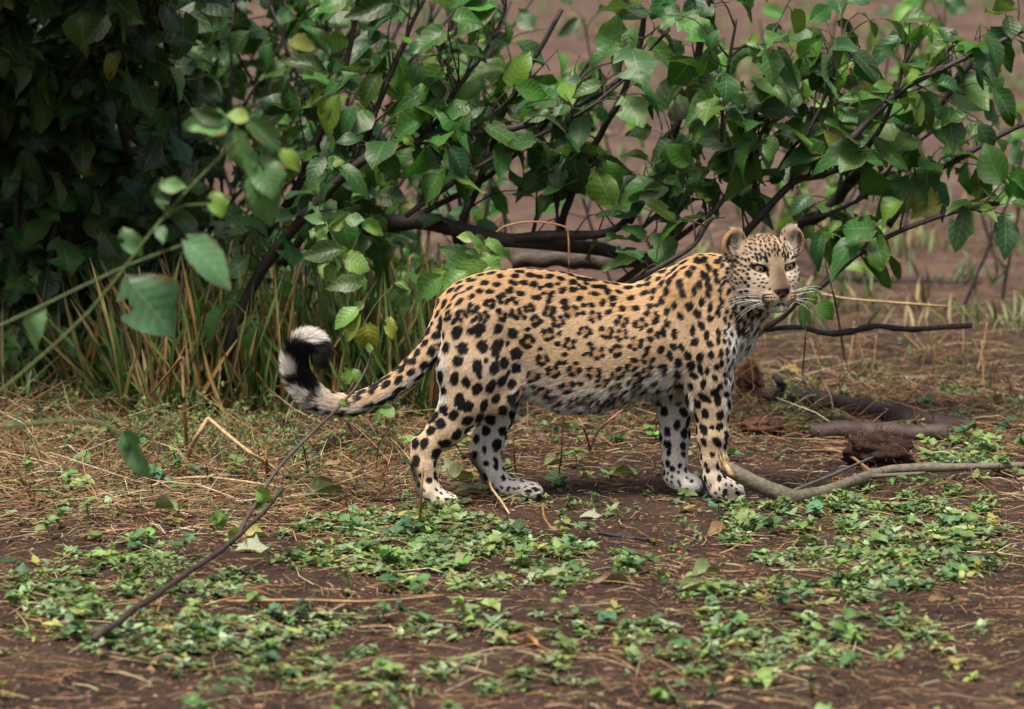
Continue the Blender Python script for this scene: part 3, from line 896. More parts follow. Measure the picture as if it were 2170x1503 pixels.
plant('sapling', 'bright yellow-green sapling just above the rump of the leopard', 'sapling', G(985, 830) * [1, 1, 0], [([G(985, 830), (982, 700, .6), (975, 620, .55), (985, 560, .5), (1010, 520, .5)], 4, 2.5), ([(978, 600, .55), (955, 575, .5), (935, 560, .5)], 2.5, 1.5)],
      [(1005, 505, 968, 500, .5), (1010, 500, 1028, 545 - 20, .5), (1030, 515, 1078, 525, .5), (1012, 515, 1020, 560, .5), (1000, 540, 935, 535, .48), (1000, 550, 940, 590, .46), (1010, 555, 1030, 600, .46), (1000, 560, 965, 615, .45), (1020, 545, 1065, 570, .48),
       (985, 580, 920, 612, .44), (960, 600, 925, 645, .44), (930, 590, 872, 640, .42, [(0.06, 0.16, 0.03)]), (1035, 520, 1062, 545, .5), (1015, 570, 1050, 600, .47), (995, 530, 1005, 560, .47), (1018, 525, 1000, 500, .47), (940, 575, 905, 600, .45)], LITE_G)
plant('sapling', 'slender sapling with toothed bright leaves left of the yellow-green one', 'sapling', G(745, 835) * [1, 1, 0], [([G(745, 835), (742, 700, .9), (735, 620, .85), (720, 540, .8), (690, 470, .8)], 3.5, 1.8), ([(733, 560, .8), (770, 480, .8), (790, 460, .8)], 2, 1.2)],
      [(685, 470, 645, 455, .8), (700, 478, 740, 460, .8), (690, 480, 665, 510, .8), (735, 465, 775, 470, .8), (770, 470, 815, 500, .8), (720, 530, 640, 545, .76, [(0.055, 0.14, 0.04)]), (730, 545, 720, 520, .78), (735, 550, 785, 570, .78), (705, 565, 690, 600, .76), (720, 580, 735, 625, .76),
       (660, 490, 690, 505, .8)], LITE_G)
plant('vine', 'hanging vine with yellowing heart leaves in front of the undergrowth', 'vine', G(770, 880) * [1, 1, 0], [([G(770, 880), (768, 800, .5), (765, 720, .5), (760, 660, .5), (745, 610, .5)], 3, 1.6), ([(764, 700, .5), (800, 640, .5), (840, 600, .5)], 2, 1.2)],
      [(765, 600, 690, 605, .48), (770, 590, 760, 630, .48), (755, 655, 706, 690, .46), (760, 672, 735, 725, .45, [(0.20, 0.30, 0.03)]), (780, 690, 785, 755, .45, [(0.30, 0.33, 0.04)]), (825, 675, 830, 720, .45, [(0.22, 0.28, 0.03)]), (840, 600, 870, 610, .5), (835, 610, 860, 650, .5), (745, 785, 722, 810, .45), (750, 785, 765, 815, .45),
       (850, 650, 870, 625, .5), (720, 640, 740, 660, .5), (765, 640, 755, 660, .5)], LITE_G)
plant('weed', 'small leafy weed low behind the hind legs', 'weed', G(820, 905) * [1, 1, 0], [([G(820, 905), (815, 870, .5), (805, 850, .5)], 2, 1.2)], [(815, 870, 790, 890, .45), (812, 865, 835, 880, .45), (808, 855, 795, 840, .45), (805, 850, 830, 845, .45)], LITE_G)
plant('weed', 'three-leaved weed under the leopard\'s chin', 'weed', G(1700, 800) * [1, 1, 0], [([G(1700, 800), (1705, 740, .9), (1712, 660, .85), (1735, 640, .8)], 2, 1.2)],
      [(1700, 650, 1702, 698, .8, [(0.05, 0.17, 0.05)]), (1740, 640, 1765, 680, .8, MID_G), (1725, 645, 1715, 615, .8), (1655, 650, 1640, 672, .8, MID_G)], LITE_G)
plant('weed', 'leafy weed leaning at the right edge beyond the fallen branch', 'weed', G(1850, 640) * [1, 1, 0], [([G(1850, 640), (1835, 590, 2.6), (1830, 540, 2.6), (1860, 470, 2.6)], 3, 1.5)],
      [(1835, 570, 1790, 560, 2.6), (1830, 545, 1880, 590, 2.6), (1835, 520, 1800, 500, 2.6), (1840, 500, 1880, 480, 2.6), (1850, 480, 1845, 450, 2.6)], LITE_G)
# low bright weeds beside the head, partly hidden by it
plant('weed', 'bushy weed with drooping leaves right of the leopard\'s ear', 'weed', G(1790, 760) * [1, 1, 0], [([G(1790, 760), (1770, 640, 1.1), (1750, 560, 1.1), (1760, 500, 1.1)], 3, 1.5)],
      [(1740, 500, 1725, 570, .9, MID_G), (1760, 510, 1770, 560, .9, MID_G), (1775, 500, 1800, 550, .9, MID_G), (1720, 480, 1700, 510, .9), (1800, 500, 1840, 500, .9), (1815, 480, 1822, 540, .9, MID_G), (1780, 470, 1750, 490, .9)], LITE_G)

# ---- near branches, out of focus in front of everything on the left
NY = -2.3
plant('leafy_sprig', 'blurred leafy sprig with hanging leaves close to the camera, upper left', 'sprig', P(-150, 900, NY) * [1, 1, 0], [([(-220, 1000, NY), (0, 830, NY), (190, 660, NY), (330, 480, NY), (420, 380, NY), (500, 300, NY), (540, 260, NY)], 3.4, 2), ([(330, 480, NY), (380, 440, NY), (440, 432, NY)], 2, 1.5), ([(360, 450, NY), (350, 420, NY), (345, 390, NY)], 3, 2)],
      [(478, 262, 390, 275, NY), (470, 258, 405, 233, NY), (485, 255, 455, 310, NY), (500, 285, 510, 362, NY), (530, 258, 600, 325, NY), (525, 250, 480, 240, NY, [(0.14, 0.24, 0.03)]), (600, 320, 638, 362, NY, [(0.17, 0.28, 0.03)]), (530, 320, 555, 400, NY), (545, 370, 580, 482, NY),
       (560, 340, 575, 420, NY), (340, 385, 350, 445, NY), (345, 390, 400, 402, NY), (330, 400, 360, 430, NY), (455, 410, 470, 462, NY, [(0.10, 0.2, 0.03)]), (340, 480, 345, 520, NY)], [(0.07, 0.19, 0.055), (0.085, 0.21, 0.07), (0.06, 0.17, 0.05)])
plant('leafy_sprig', 'blurred drooping leaves close to the camera at the left edge', 'sprig', P(-150, 1000, NY) * [1, 1, 0], [([(-220, 780, NY), (0, 690, NY), (190, 600, NY), (290, 555, NY), (400, 515, NY)], 2.6, 2), ([(-220, 930, NY), (0, 905, NY), (190, 892, NY), (268, 930, NY)], 3.4, 2.6)],
      [(400, 512, 492, 602, NY), (275, 598, 375, 712, NY), (262, 490, 300, 545, NY), (265, 930, 318, 1020, NY), (262, 920, 300, 960, NY), (90, 660, 40, 740, NY)], [(0.075, 0.19, 0.085), (0.06, 0.17, 0.07), (0.09, 0.2, 0.10)])
twg = empty('leaning_twig', G(330, 1268))
tag(twg, 'bare brown twig leaning up from the lower left across the tail', 'twig')
branch_px(twg, [(200, 1352, -1.9), (330, 1262, -1.45), (450, 1180, -1.1), (510, 1130, -0.95), (560, 1080, -0.85), (600, 1035, -0.8)], 7.5, 4.5, (0.055, 0.036, 0.032), seed=301)
branch_px(twg, [(508, 1132, -0.95), (545, 1060, -0.85), (600, 980, -0.75), (680, 900, -0.65), (740, 840, -0.55), (778, 780, -0.5), (788, 740, -0.5)], 5, 2.2, (0.075, 0.055, 0.045), seed=302)
for a in ((545, 1040, 580, 1062, -.85), (585, 1042, 602, 1060, -.8), (500, 1120, 490, 1155, -.95), (470, 1095, 440, 1105, -1.0), (455, 1085, 480, 1120, -1.0), (722, 850, 735, 862, -.6), (560, 1075, 530, 1072, -.85), (785, 745, 780, 725, -.5)):
    leaf_px(twg, *a, pick_tint(LITE_G, 1)[0])

# ------------------------------------------------------------------ litter, creepers, grass
def litter_density(x, y):
    """how thick the straw lies, over photo ground pixels"""
    left = sstep(1150, 700, x) * sstep(1180, 980, y)
    back = sstep(1010, 900, y)
    bare = np.exp(-((x - 1330) / 200) ** 2 - ((y - 1090) / 70) ** 2)
    path = np.exp(-((x - 1640) / 180) ** 2 - ((y - 985) / 40) ** 2)
    return np.clip(0.10 + 0.95 * left + 0.25 * back - 0.25 * bare - 0.08 * path, 0.02, 1.2)


def ground_samples(n, dens, ylo=815, yhi=1545, xlo=-60, xhi=2230, r=rng, dom=(-1.75, 1.75, -2.7, 2.1)):
    out = []
    got = 0
    while got < n:
        # even over the ground, thinned towards the camera by the survey
        X = r.uniform(dom[0], dom[1], 4 * n)
        Y = r.uniform(dom[2], dom[3], 4 * n)
        px, py = to_px(np.stack([X, Y, 0 * X], 1))
        ok = (px > xlo) & (px < xhi) & (py > ylo) & (py < yhi) & (r.random(4 * n) < dens(px, py))
        out.append(np.stack([X[ok], Y[ok], px[ok], py[ok]], 1)); got += ok.sum()
    return np.concatenate(out)[:n]


def straw_mesh(name, n, dens, lmin, lmax, w, pal, lift, seed, ylo=815, dom=(-1.75, 1.75, -2.7, 2.1)):
    r = np.random.default_rng(seed)
    s = ground_samples(n, dens, ylo=ylo, r=r, dom=dom)
    z = ground_h(s[:, 0], s[:, 1])
    a = r.uniform(0, 2 * math.pi, n)
    tilt = np.abs(r.normal(0, lift, n))
    L = r.uniform(lmin, lmax, n) * r.uniform(0.5, 1.0, n)
    d = np.stack([np.cos(a) * np.cos(tilt), np.sin(a) * np.cos(tilt), np.sin(tilt)], 1)
    p0 = np.stack([s[:, 0], s[:, 1], z + w * .6 + np.abs(r.normal(0, .006, n))], 1)
    side = unit(np.cross(d, [0, 0, 1.0]))
    upv = np.cross(side, d)
    bow = r.normal(0, 0.10, (n, 1)) * L[:, None] * side + np.abs(r.normal(0, 0.06, (n, 1))) * L[:, None] * upv
    pm, p1 = p0 + d * L[:, None] * .5 + bow, p0 + d * L[:, None]
    ww = (w * r.uniform(0.5, 1.3, n))[:, None]
    V = np.empty((n, 9, 3))
    for k, (c, f) in enumerate(((p0, 1.0), (pm, 0.95), (p1, 0.5))):
        V[:, k * 3] = c + side * ww * f
        V[:, k * 3 + 1] = c - side * ww * f
        V[:, k * 3 + 2] = c + upv * ww * f * 1.2
    f0 = []
    for k in range(2):
        for j in range(3):
            j2 = (j + 1) % 3
            f0.append((k * 3 + j, k * 3 + j2, k * 3 + 3 + j2, k * 3 + 3 + j))
    f0 = np.array(f0)
    F = (f0[None] + (np.arange(n) * 9)[:, None, None]).reshape(-1, 4)
    C = np.repeat(pick_tint(pal, n, r, 0.28), 9, axis=0)
    o = link(bpy.data.objects.new(name, make_mesh(name, V.reshape(-1, 3), F, M_STRAW, False, C)))
    return o


STRAW_PAL = [(0.30, 0.17, 0.08), (0.42, 0.29, 0.155), (0.17, 0.085, 0.042), (0.085, 0.045, 0.028), (0.52, 0.42, 0.27), (0.25, 0.12, 0.052), (0.12, 0.065, 0.035), (0.20, 0.20, 0.08), (0.36, 0.23, 0.11)]
o = straw_mesh('straw_litter', 15000, litter_density, 0.04, 0.19, 0.0015, STRAW_PAL, 0.10, 401)
tag(o, 'orange-brown straw and grass litter strewn over the soil', 'straw', kind='stuff')
o = straw_mesh('dead_grass', 3600, lambda x, y: np.clip(sstep(1150, 750, x) * sstep(1100, 960, y) + 0.25 * sstep(960, 880, y), 0, 1), 0.10, 0.34, 0.0019, STRAW_PAL, 0.38, 410)
tag(o, 'tangled dead grass stalks left of the leopard', 'dead grass', kind='stuff')
o = straw_mesh('needle_litter', 26000, lambda x, y: np.clip(litter_density(x, y) * .6 + .25, 0, 1), 0.008, 0.04, 0.0009, STRAW_PAL + [(0.07, 0.035, 0.022)], 0.12, 402)
tag(o, 'fine chaff and broken needles mixed into the topsoil', 'chaff', kind='stuff')

o = straw_mesh('far_litter', 5000, lambda x, y: np.clip(0.35 + 0.8 * sstep(600, 780, y), 0, 1) * (0.35 + 0.65 * sstep(1400, 1600, x)), 0.05, 0.20, 0.0017, [tuple(c * 0.62 for c in q) for q in STRAW_PAL], 0.12, 403, ylo=430, dom=(-2.6, 2.6, 1.9, 9.0))
tag(o, 'straw and twigs strewn over the soil behind the leopard', 'straw', kind='stuff')

# soil crumbs and bark chips
def chips():
    r = np.random.default_rng(404)
    n = 16000
    s = ground_samples(n, lambda x, y: np.full_like(x, 0.8), r=r)
    z = ground_h(s[:, 0], s[:, 1])
    T = np.stack([s[:, 0], s[:, 1], z + 0.001], 1)
    tet = (np.array([(-.5, -.3, 0), (.5, -.35, .05), (.4, .35, 0), (-.45, .3, .08), (0, 0, .45)]), np.array([(0, 1, 4, 4), (1, 2, 4, 4), (2, 3, 4, 4), (3, 0, 4, 4)])[:, :3], np.zeros((5, 2)))
    a = r.uniform(0, 6.28, n)
    R = np.zeros((n, 3, 3)); R[:, 0, 0] = np.cos(a); R[:, 0, 1] = -np.sin(a); R[:, 1, 0] = np.sin(a); R[:, 1, 1] = np.cos(a); R[:, 2, 2] = 1
    S = np.exp(r.normal(math.log(0.006), 0.5, n))[:, None] * np.stack([r.uniform(.8, 2.2, n), r.uniform(.5, 1, n), r.uniform(.4, 1, n)], 1)
    tint = pick_tint([(0.05, 0.028, 0.02), (0.09, 0.048, 0.03), (0.16, 0.085, 0.05), (0.28, 0.18, 0.11), (0.035, 0.022, 0.018)], n, r, .25)
    o = scatter_mesh('soil_crumbs', tet, R, S, T, tint, M_CHIP)
    tag(o, 'crumbs of soil and bark chips scattered over the ground', 'soil crumbs', kind='stuff')


chips()

COVER = [(700, 1110, 120, 22, .8), (880, 1118, 150, 32, 1), (1050, 1150, 150, 38, 1), (1190, 1185, 120, 30, .9), (800, 1180, 220, 34, .8), (1280, 1205, 90, 24, .8), (1000, 1235, 260, 30, .7), (420, 1235, 170, 50, .6), (310, 1170, 60, 50, .5),
         (1520, 1076, 100, 16, 1), (1480, 1062, 55, 8, 1), (1610, 1112, 95, 22, .9), (1760, 1085, 110, 30, 1), (1850, 1060, 80, 38, 1), (1800, 1130, 120, 34, .9), (1700, 1190, 150, 32, .7), (1860, 1220, 110, 50, .8), (1640, 1262, 220, 26, .6), (1560, 1140, 30, 16, 1.2),
         (1685, 885, 40, 20, .9), (1740, 915, 50, 12, 1), (1180, 1036, 26, 12, .8), (905, 1088, 70, 14, .6), (1310, 940, 40, 8, .6), (1420, 1260, 150, 20, .4), (1050, 1330, 700, 40, .5), (400, 1350, 350, 50, .5), (1750, 1360, 400, 60, .6), (2020, 1130, 140, 120, .8), (2050, 950, 120, 60, .5),
         (130, 1250, 150, 100, .6), (900, 1440, 900, 60, .5), (120, 1050, 120, 60, .4)]


def cover_density(x, y):
    d = 0
    for cx, cy, rx, ry, w in COVER:
        d = d + w * np.exp(-(((x - cx) / rx) ** 2 + ((y - cy) / ry) ** 2) * 1.2)
    pn = vnoise(np.stack([x / 46, y / 13, 0 * x], 1), 1.0, 77)
    return np.clip((d - 0.25) * 1.3 * (0.55 + 1.1 * pn), 0, 1)


def creepers():
    r = np.random.default_rng(405)
    n = 3300
    s = ground_samples(n, cover_density, r=r)
    z = ground_h(s[:, 0], s[:, 1])
    pos, tip, nrm, sz, tint = [], [], [], [], []
    pt = pick_tint([(0.15, 0.24, 0.095), (0.11, 0.20, 0.055), (0.20, 0.28, 0.14), (0.11, 0.20, 0.085), (0.17, 0.26, 0.06), (0.05, 0.12, 0.035), (0.23, 0.31, 0.165), (0.24, 0.26, 0.07)], n, r, .2)
    for i in range(n):
        k = r.integers(5, 11)
        c = np.array([s[i, 0], s[i, 1], z[i]])
        size = r.uniform(0.012, 0.031)
        h = r.uniform(0.003, 0.022)
        th = r.uniform(0, 6.28)
        for j in range(k):
            a = th + j * 2.4
            el = r.uniform(0.0, 0.9)
            d = np.array([math.cos(a) * math.cos(el), math.sin(a) * math.cos(el), math.sin(el)])
            pos.append(c + np.array([0, 0, h * r.uniform(.2, 1)]) + r.normal(0, .004, 3) * [1, 1, 0.1])
            tip.append(d); nrm.append([r.normal(0, .2), r.normal(0, .2), 1]); sz.append(size * r.uniform(.6, 1.25)); tint.append(pt[i] * r.uniform(.75, 1.25))
    # runners that tie the plantlets together
    m = 2 * n
    b = np.repeat(np.stack([s[:, 0], s[:, 1], z + 0.004], 1), 2, axis=0)
    a = r.uniform(0, 6.28, m)
    ln = r.uniform(0.02, 0.065, m)
    d = np.stack([np.cos(a), np.sin(a), r.normal(0, .08, m)], 1)
    sd = unit(np.cross(d, [0, 0, 1.0]))
    mid = b + d * ln[:, None] * .5 + sd * (r.normal(0, .008, m))[:, None] + np.array([0, 0, .004])
    e = b + d * ln[:, None]
    Vr = np.empty((m, 6, 3))
    for k, c in enumerate((b, mid, e)):
        Vr[:, 2 * k] = c + sd * .0009
        Vr[:, 2 * k + 1] = c - sd * .0009 + np.array([0, 0, .0008])
    f0 = np.array([(0, 1, 3, 2), (2, 3, 5, 4)])
    Fr = (f0[None] + (np.arange(m) * 6)[:, None, None]).reshape(-1, 4)
    Cr = np.repeat(pick_tint([(0.16, 0.19, 0.07), (0.22, 0.12, 0.07), (0.12, 0.15, 0.05)], m, r), 6, axis=0)
    o = scatter_mesh('ground_cover', SMALL, frame_from(np.array(tip), np.array(nrm)), np.array(sz), np.array(pos), np.array(tint), M_COVER)
    tag(o, 'low creeping green plants carpeting patches of the soil', 'ground cover', kind='stuff')
    q = link(bpy.data.objects.new('runners', make_mesh('runners', Vr.reshape(-1, 3), Fr, M_STRAW, False, Cr)), o)
    q['kind'] = 'stuff'


creepers()


def broad_weeds():
    """young broad-leaved weeds standing among the creepers"""
    r = np.random.default_rng(411)
    n = 240
    s = ground_samples(n, lambda x, y: np.clip(cover_density(x, y) * .7 + .05 + .25 * sstep(900, 500, x) * sstep(1080, 950, y), 0, 1), ylo=850, r=r)
    z = ground_h(s[:, 0], s[:, 1])
    mb = MB()
    pos, tip, nrm, sz, tint = [], [], [], [], []
    for i in range(n):
        b = np.array([s[i, 0], s[i, 1], z[i]])
        h = r.uniform(0.02, 0.075)
        d = unit(np.array([r.normal(0, .3), r.normal(0, .3), 1.0]))
        top = b + d * h
        V, F = tube(np.array([b, (b + top) / 2, top]), [.0016, .0013, .001], 4, cap=False)
        mb.add(V, F, (0.10, 0.14, 0.05))
        c = pick_tint([(0.07, 0.17, 0.05), (0.12, 0.24, 0.05), (0.05, 0.13, 0.06), (0.16, 0.25, 0.07)], 1, r)[0]
        k = r.integers(3, 7)
        a0 = r.uniform(0, 6.28)
        for j in range(k):
            a = a0 + j * 2.4
            pos.append(b + d * h * r.uniform(.45, 1)); tip.append((math.cos(a), math.sin(a), r.uniform(-.1, .7)))
            nrm.append((r.normal(0, .3), r.normal(-.2, .3), 1)); sz.append(r.uniform(.018, .048)); tint.append(c * r.uniform(.8, 1.2))
    o = scatter_mesh('broad_weeds', LEAVES[:6], frame_from(np.array(tip), np.array(nrm)), np.array(sz), np.array(pos), np.array(tint), M_COVER)
    tag(o, 'young broad-leaved weeds sprouting among the creepers', 'weeds', kind='stuff')
    mb.build('weed_stalks', M_STRAW, o)['kind'] = 'stuff'


broad_weeds()


def undergrowth():
    """shaded mass of low leaves and blades under the thicket"""
    r = np.random.default_rng(409)
    n = 3000
    Y = r.uniform(1.6, 3.4, n)
    px = r.uniform(-120, 900, n)
    base = np.array([P(a, 751, b) for a, b in zip(px, Y)])
    top = 0.46 - 0.10 * sstep(600, 900, px)
    base[:, 2] = top * r.random(n) ** 1.3 * np.where(Y < 1.85, 0.45, 1.0)
    base[:, 1] = Y
    tip = np.stack([r.normal(0, .7, n), -.3 + r.normal(0, .5, n), -.3 + r.normal(0, .5, n)], 1)
    nrm = np.stack([r.normal(0, .4, n), -.5 + r.normal(0, .3, n), .8 + r.normal(0, .2, n)], 1)
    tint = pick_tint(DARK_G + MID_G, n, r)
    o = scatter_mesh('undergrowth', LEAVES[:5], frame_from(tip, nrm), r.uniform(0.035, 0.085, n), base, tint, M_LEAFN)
    tag(o, 'shaded low leafy undergrowth beneath the left thicket', 'undergrowth', kind='stuff')
    m = 520
    Y = r.uniform(1.35, 2.8, m)
    px = r.uniform(-120, 930, m)
    b = np.array([P(a, 751, c) for a, c in zip(px, Y)])
    b[:, 2] = -0.005
    d = np.stack([r.normal(0, .25, m), r.normal(0, .25, m), np.ones(m)], 1)
    S = np.stack([np.full(m, 0.012), r.uniform(.10, .55, m) ** 1.2, np.full(m, .15)], 1)
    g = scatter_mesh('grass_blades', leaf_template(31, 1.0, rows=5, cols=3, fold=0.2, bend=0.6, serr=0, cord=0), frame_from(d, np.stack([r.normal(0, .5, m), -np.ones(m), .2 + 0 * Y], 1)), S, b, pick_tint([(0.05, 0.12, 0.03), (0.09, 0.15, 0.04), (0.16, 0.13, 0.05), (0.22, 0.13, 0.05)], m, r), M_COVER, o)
    g['kind'] = 'stuff'
    m = 800                      # brighter blades along the front of the thicket
    px = r.uniform(240, 930, m)
    Y = r.uniform(1.15, 1.75, m)
    b = np.array([P(a, 751, c) for a, c in zip(px, Y)])
    b[:, 2] = -0.005
    d = np.stack([r.normal(0, .35, m), r.normal(0, .3, m), np.ones(m)], 1)
    S = np.stack([np.full(m, 0.010), r.uniform(.06, .56, m), np.full(m, .15)], 1)
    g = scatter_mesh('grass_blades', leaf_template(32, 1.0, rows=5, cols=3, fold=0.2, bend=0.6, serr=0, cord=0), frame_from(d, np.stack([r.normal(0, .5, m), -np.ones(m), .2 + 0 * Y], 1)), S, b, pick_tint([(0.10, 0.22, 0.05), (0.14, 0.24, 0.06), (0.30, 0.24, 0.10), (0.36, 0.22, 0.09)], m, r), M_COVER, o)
    g['kind'] = 'stuff'


undergrowth()


def grass_weeds():
    """thin green stems with whorls of tiny leaves, too tangled to count"""
    r = np.random.default_rng(406)
    mb = MB()
    lp, lt, ls, lc = [], [], [], []
    spots = [(420, 960, 150, 60, 110), (640, 980, 150, 50, 70), (380, 930, 90, 60, 90), (330, 800, 60, 50, 50), (560, 900, 120, 60, 70), (800, 900, 70, 50, 60), (700, 820, 120, 30, 60), (480, 860, 100, 40, 60), (860, 860, 40, 40, 30), (1230, 930, 120, 30, 30), (1700, 870, 60, 40, 26), (930, 1090, 60, 12, 40), (1190, 1080, 70, 20, 18),
             (1450, 1170, 60, 60, 14), (350, 1220, 90, 60, 50), (150, 900, 120, 90, 70), (1950, 830, 160, 80, 40), (500, 830, 260, 15, 60)]
    for cx, cy, rx, ry, n in spots:
        for i in range(n):
            x, y = cx + r.normal() * rx * .6, cy + r.normal() * ry * .6
            b = G(x, max(y, 770))
            b[2] = -0.002
            tall = r.uniform(0.04, 0.20) * (0.35 if cy > 1000 else 1)
            d = unit(np.array([r.normal(0, .5), r.normal(0, .4), 1.0]))
            path = smooth_path([b, b + d * tall * .5 + r.normal(0, .008, 3), b + d * tall + np.array([r.normal(0, .03), 0, -abs(r.normal(0, .02))])], 5)
            path[:, 2] = np.maximum(path[:, 2], 0.0)
            V, F = tube(path, np.linspace(.0013, .0006, 5), 3, cap=False)
            col = np.array([(0.10, 0.17, 0.05), (0.16, 0.22, 0.07), (0.20, 0.20, 0.07), (0.07, 0.13, 0.05)][r.integers(0, 4)]) * r.uniform(.7, 1.2)
            mb.add(V, F, col)
            for k in range(r.integers(2, 6)):
                t = r.uniform(.3, 1)
                p = np.array([np.interp(t, np.linspace(0, 1, 5), path[:, c]) for c in range(3)])
                for q in range(4):
                    lp.append(p); lt.append(unit(np.array([r.normal(), r.normal(), r.normal(.4, .5)]))); ls.append(r.uniform(.006, .017)); lc.append(col * r.uniform(.8, 1.3))
    o = mb.build('weed_grass', M_STRAW)
    tag(o, 'thin green weed stems tangled through the straw', 'weeds', kind='stuff')
    nrm = np.tile((0.1, -0.2, 1.0), (len(lp), 1)) + r.normal(0, .3, (len(lp), 3))
    f = scatter_mesh('weed_leaves', SMALL, frame_from(np.array(lt), nrm), np.array(ls), np.array(lp), np.array(lc), M_COVER, o)
    f['kind'] = 'stuff'


grass_weeds()

# ------------------------------------------------------------------ fallen leaves
PG, TN, BR, YG, GY = (0.22, 0.27, 0.12), (0.33, 0.22, 0.10), (0.16, 0.075, 0.035), (0.33, 0.36, 0.09), (0.27, 0.31, 0.21)
fallen = [  # px, py, length px, heading deg, mesh, colour, label
    (700, 1050, 95, 20, 0, PG, 'large rolled pale green leaf left of the hind paws'), (675, 1030, 55, 130, 2, PG, 'small folded pale leaf touching the large rolled leaf'), (712, 998, 62, 10, 3, TN, 'flat tan leaf above the large rolled leaf'),
    (925, 1008, 75, 165, 3, PG, 'crumpled green leaf between the hind legs, nearest the near hock'), (985, 1022, 62, 10, 1, PG, 'curled green leaf between the hind legs, right of the crumpled one'), (1000, 1050, 60, 5, 0, GY, 'rolled grey-green leaf just left of the far hind paw'),
    (958, 975, 42, 60, 1, YG, 'upright bright green leaf behind the near hind leg'), (1312, 1008, 62, 170, 0, PG, 'rolled green leaf alone on the soil under the belly'), (345, 1078, 58, 150, 0, PG, 'folded green leaf at the far left of the litter'), (540, 1167, 58, 10, 3, GY, 'flat silvery leaf beside the leaning twig'),
    (548, 1133, 52, 5, 1, YG, 'yellowish leaf under the leaning twig'), (985, 1180, 52, 80, 3, PG, 'upturned leaf in the middle of the creepers'), (1188, 1228, 70, 20, 3, PG, 'ragged green leaf in the front creepers'), (1298, 1240, 66, 170, 0, (0.22, 0.13, 0.08), 'rolled brown leaf on the front soil'),
    (1535, 1135, 54, 10, 1, TN, 'wrinkled tan leaf under the right creepers'), (1748, 1158, 34, 90, 2, PG, 'cone-shaped curled leaf in the right creepers'), (1700, 1150, 44, 160, 0, PG, 'narrow rolled leaf left of the cone-shaped one'), (1468, 968, 24, 30, 1, GY, 'small grey leaf between the front legs'),
    (1580, 838, 48, 70, 1, (0.36, 0.33, 0.13), 'pale folded leaf standing against the reddish clod'), (1573, 868, 56, 5, 0, TN, 'arched tan leaf on the soil below the chest'), (1800, 806, 40, 170, 1, PG, 'curled green leaf far right beyond the logs'), (1680, 795, 50, 10, 3, (0.36, 0.2, 0.06), 'orange-brown leaf beyond the upper log'),
    (1480, 1256, 64, 10, 0, PG, 'long curled green leaf at the bottom right of centre'), (1768, 1068, 60, 50, 0, (0.14, 0.22, 0.05), 'green curled leaf propped against the broken branch'), (1745, 1062, 50, 170, 1, TN, 'tan leaf under the bend of the broken branch'), (1505, 1218, 56, 15, 1, PG, 'green torn leaf on the front right soil'),
    (1000, 1015, 50, 30, 3, (0.30, 0.2, 0.09), 'dry brown leaf between the hind legs'), (1255, 1098, 44, 5, 3, GY, 'lichen-grey leaf scrap on the bare soil'), (640, 965, 60, 140, 2, PG, 'twisted green leaf near the brown log'), (610, 990, 54, 60, 1, BR, 'brown curled leaf left of the twisted green leaf'),
    (640, 978, 64, 20, 3, (0.10, 0.2, 0.08), 'fresh green leaf lying by the twisted one'), (1180, 985, 46, 0, 1, PG, 'small green leaf by the dark seed stem'), (1680, 1260, 34, 20, 1, (0.32, 0.17, 0.04), 'orange leaf at the bottom right'), (880, 1180, 44, 15, 3, GY, 'whitish leaf in the left creepers'), (1065, 1160, 50, 100, 1, PG, 'cupped leaf at the heart of the creepers')]
rf = random.Random(9)
for px, py, ln, ang, mi, col, lab in fallen:
    g = G(px, py)
    zz = float(ground_h(np.array([g[0]]), np.array([g[1]]))[0])
    g[2] = zz + 0.010
    a = math.radians(ang)
    d = np.array([math.cos(a), math.sin(a) * 0.9, rf.uniform(0.02, 0.25)])
    s = ln * MM * 1.12
    o = leaf_obj(None, g - unit(d) * s * .5, d, np.array([rf.gauss(0, .25), -0.35, 1.0]), s, pick_tint([col], 1, jit=.08)[0], DRY_ME[mi], 'fallen_leaf')
    tag(o, lab, 'fallen leaf')
r2 = np.random.default_rng(55)
s = ground_samples(170, lambda x, y: np.clip(0.25 + litter_density(x, y) * .5 + cover_density(x, y) * .4, 0, 1), ylo=830, r=r2)
zz = ground_h(s[:, 0], s[:, 1])
for i in range(len(s)):
    a = r2.uniform(0, 6.28)
    d = np.array([math.cos(a), math.sin(a), r2.normal(0.05, .12)])
    sz = r2.uniform(0.018, 0.055)
    o = leaf_obj(None, np.array([s[i, 0], s[i, 1], zz[i] + .006]), d, np.array([r2.normal(0, .3), r2.normal(-.2, .3), 1]), sz, pick_tint([PG, TN, BR, GY, YG, (0.25, .13, .05), (.12, .07, .04)], 1, r2)[0], DRY_ME[r2.integers(0, 4)], 'fallen_leaf')
    tag(o, 'small withered leaf lying in the litter', 'fallen leaf', 'small withered leaves on the ground')


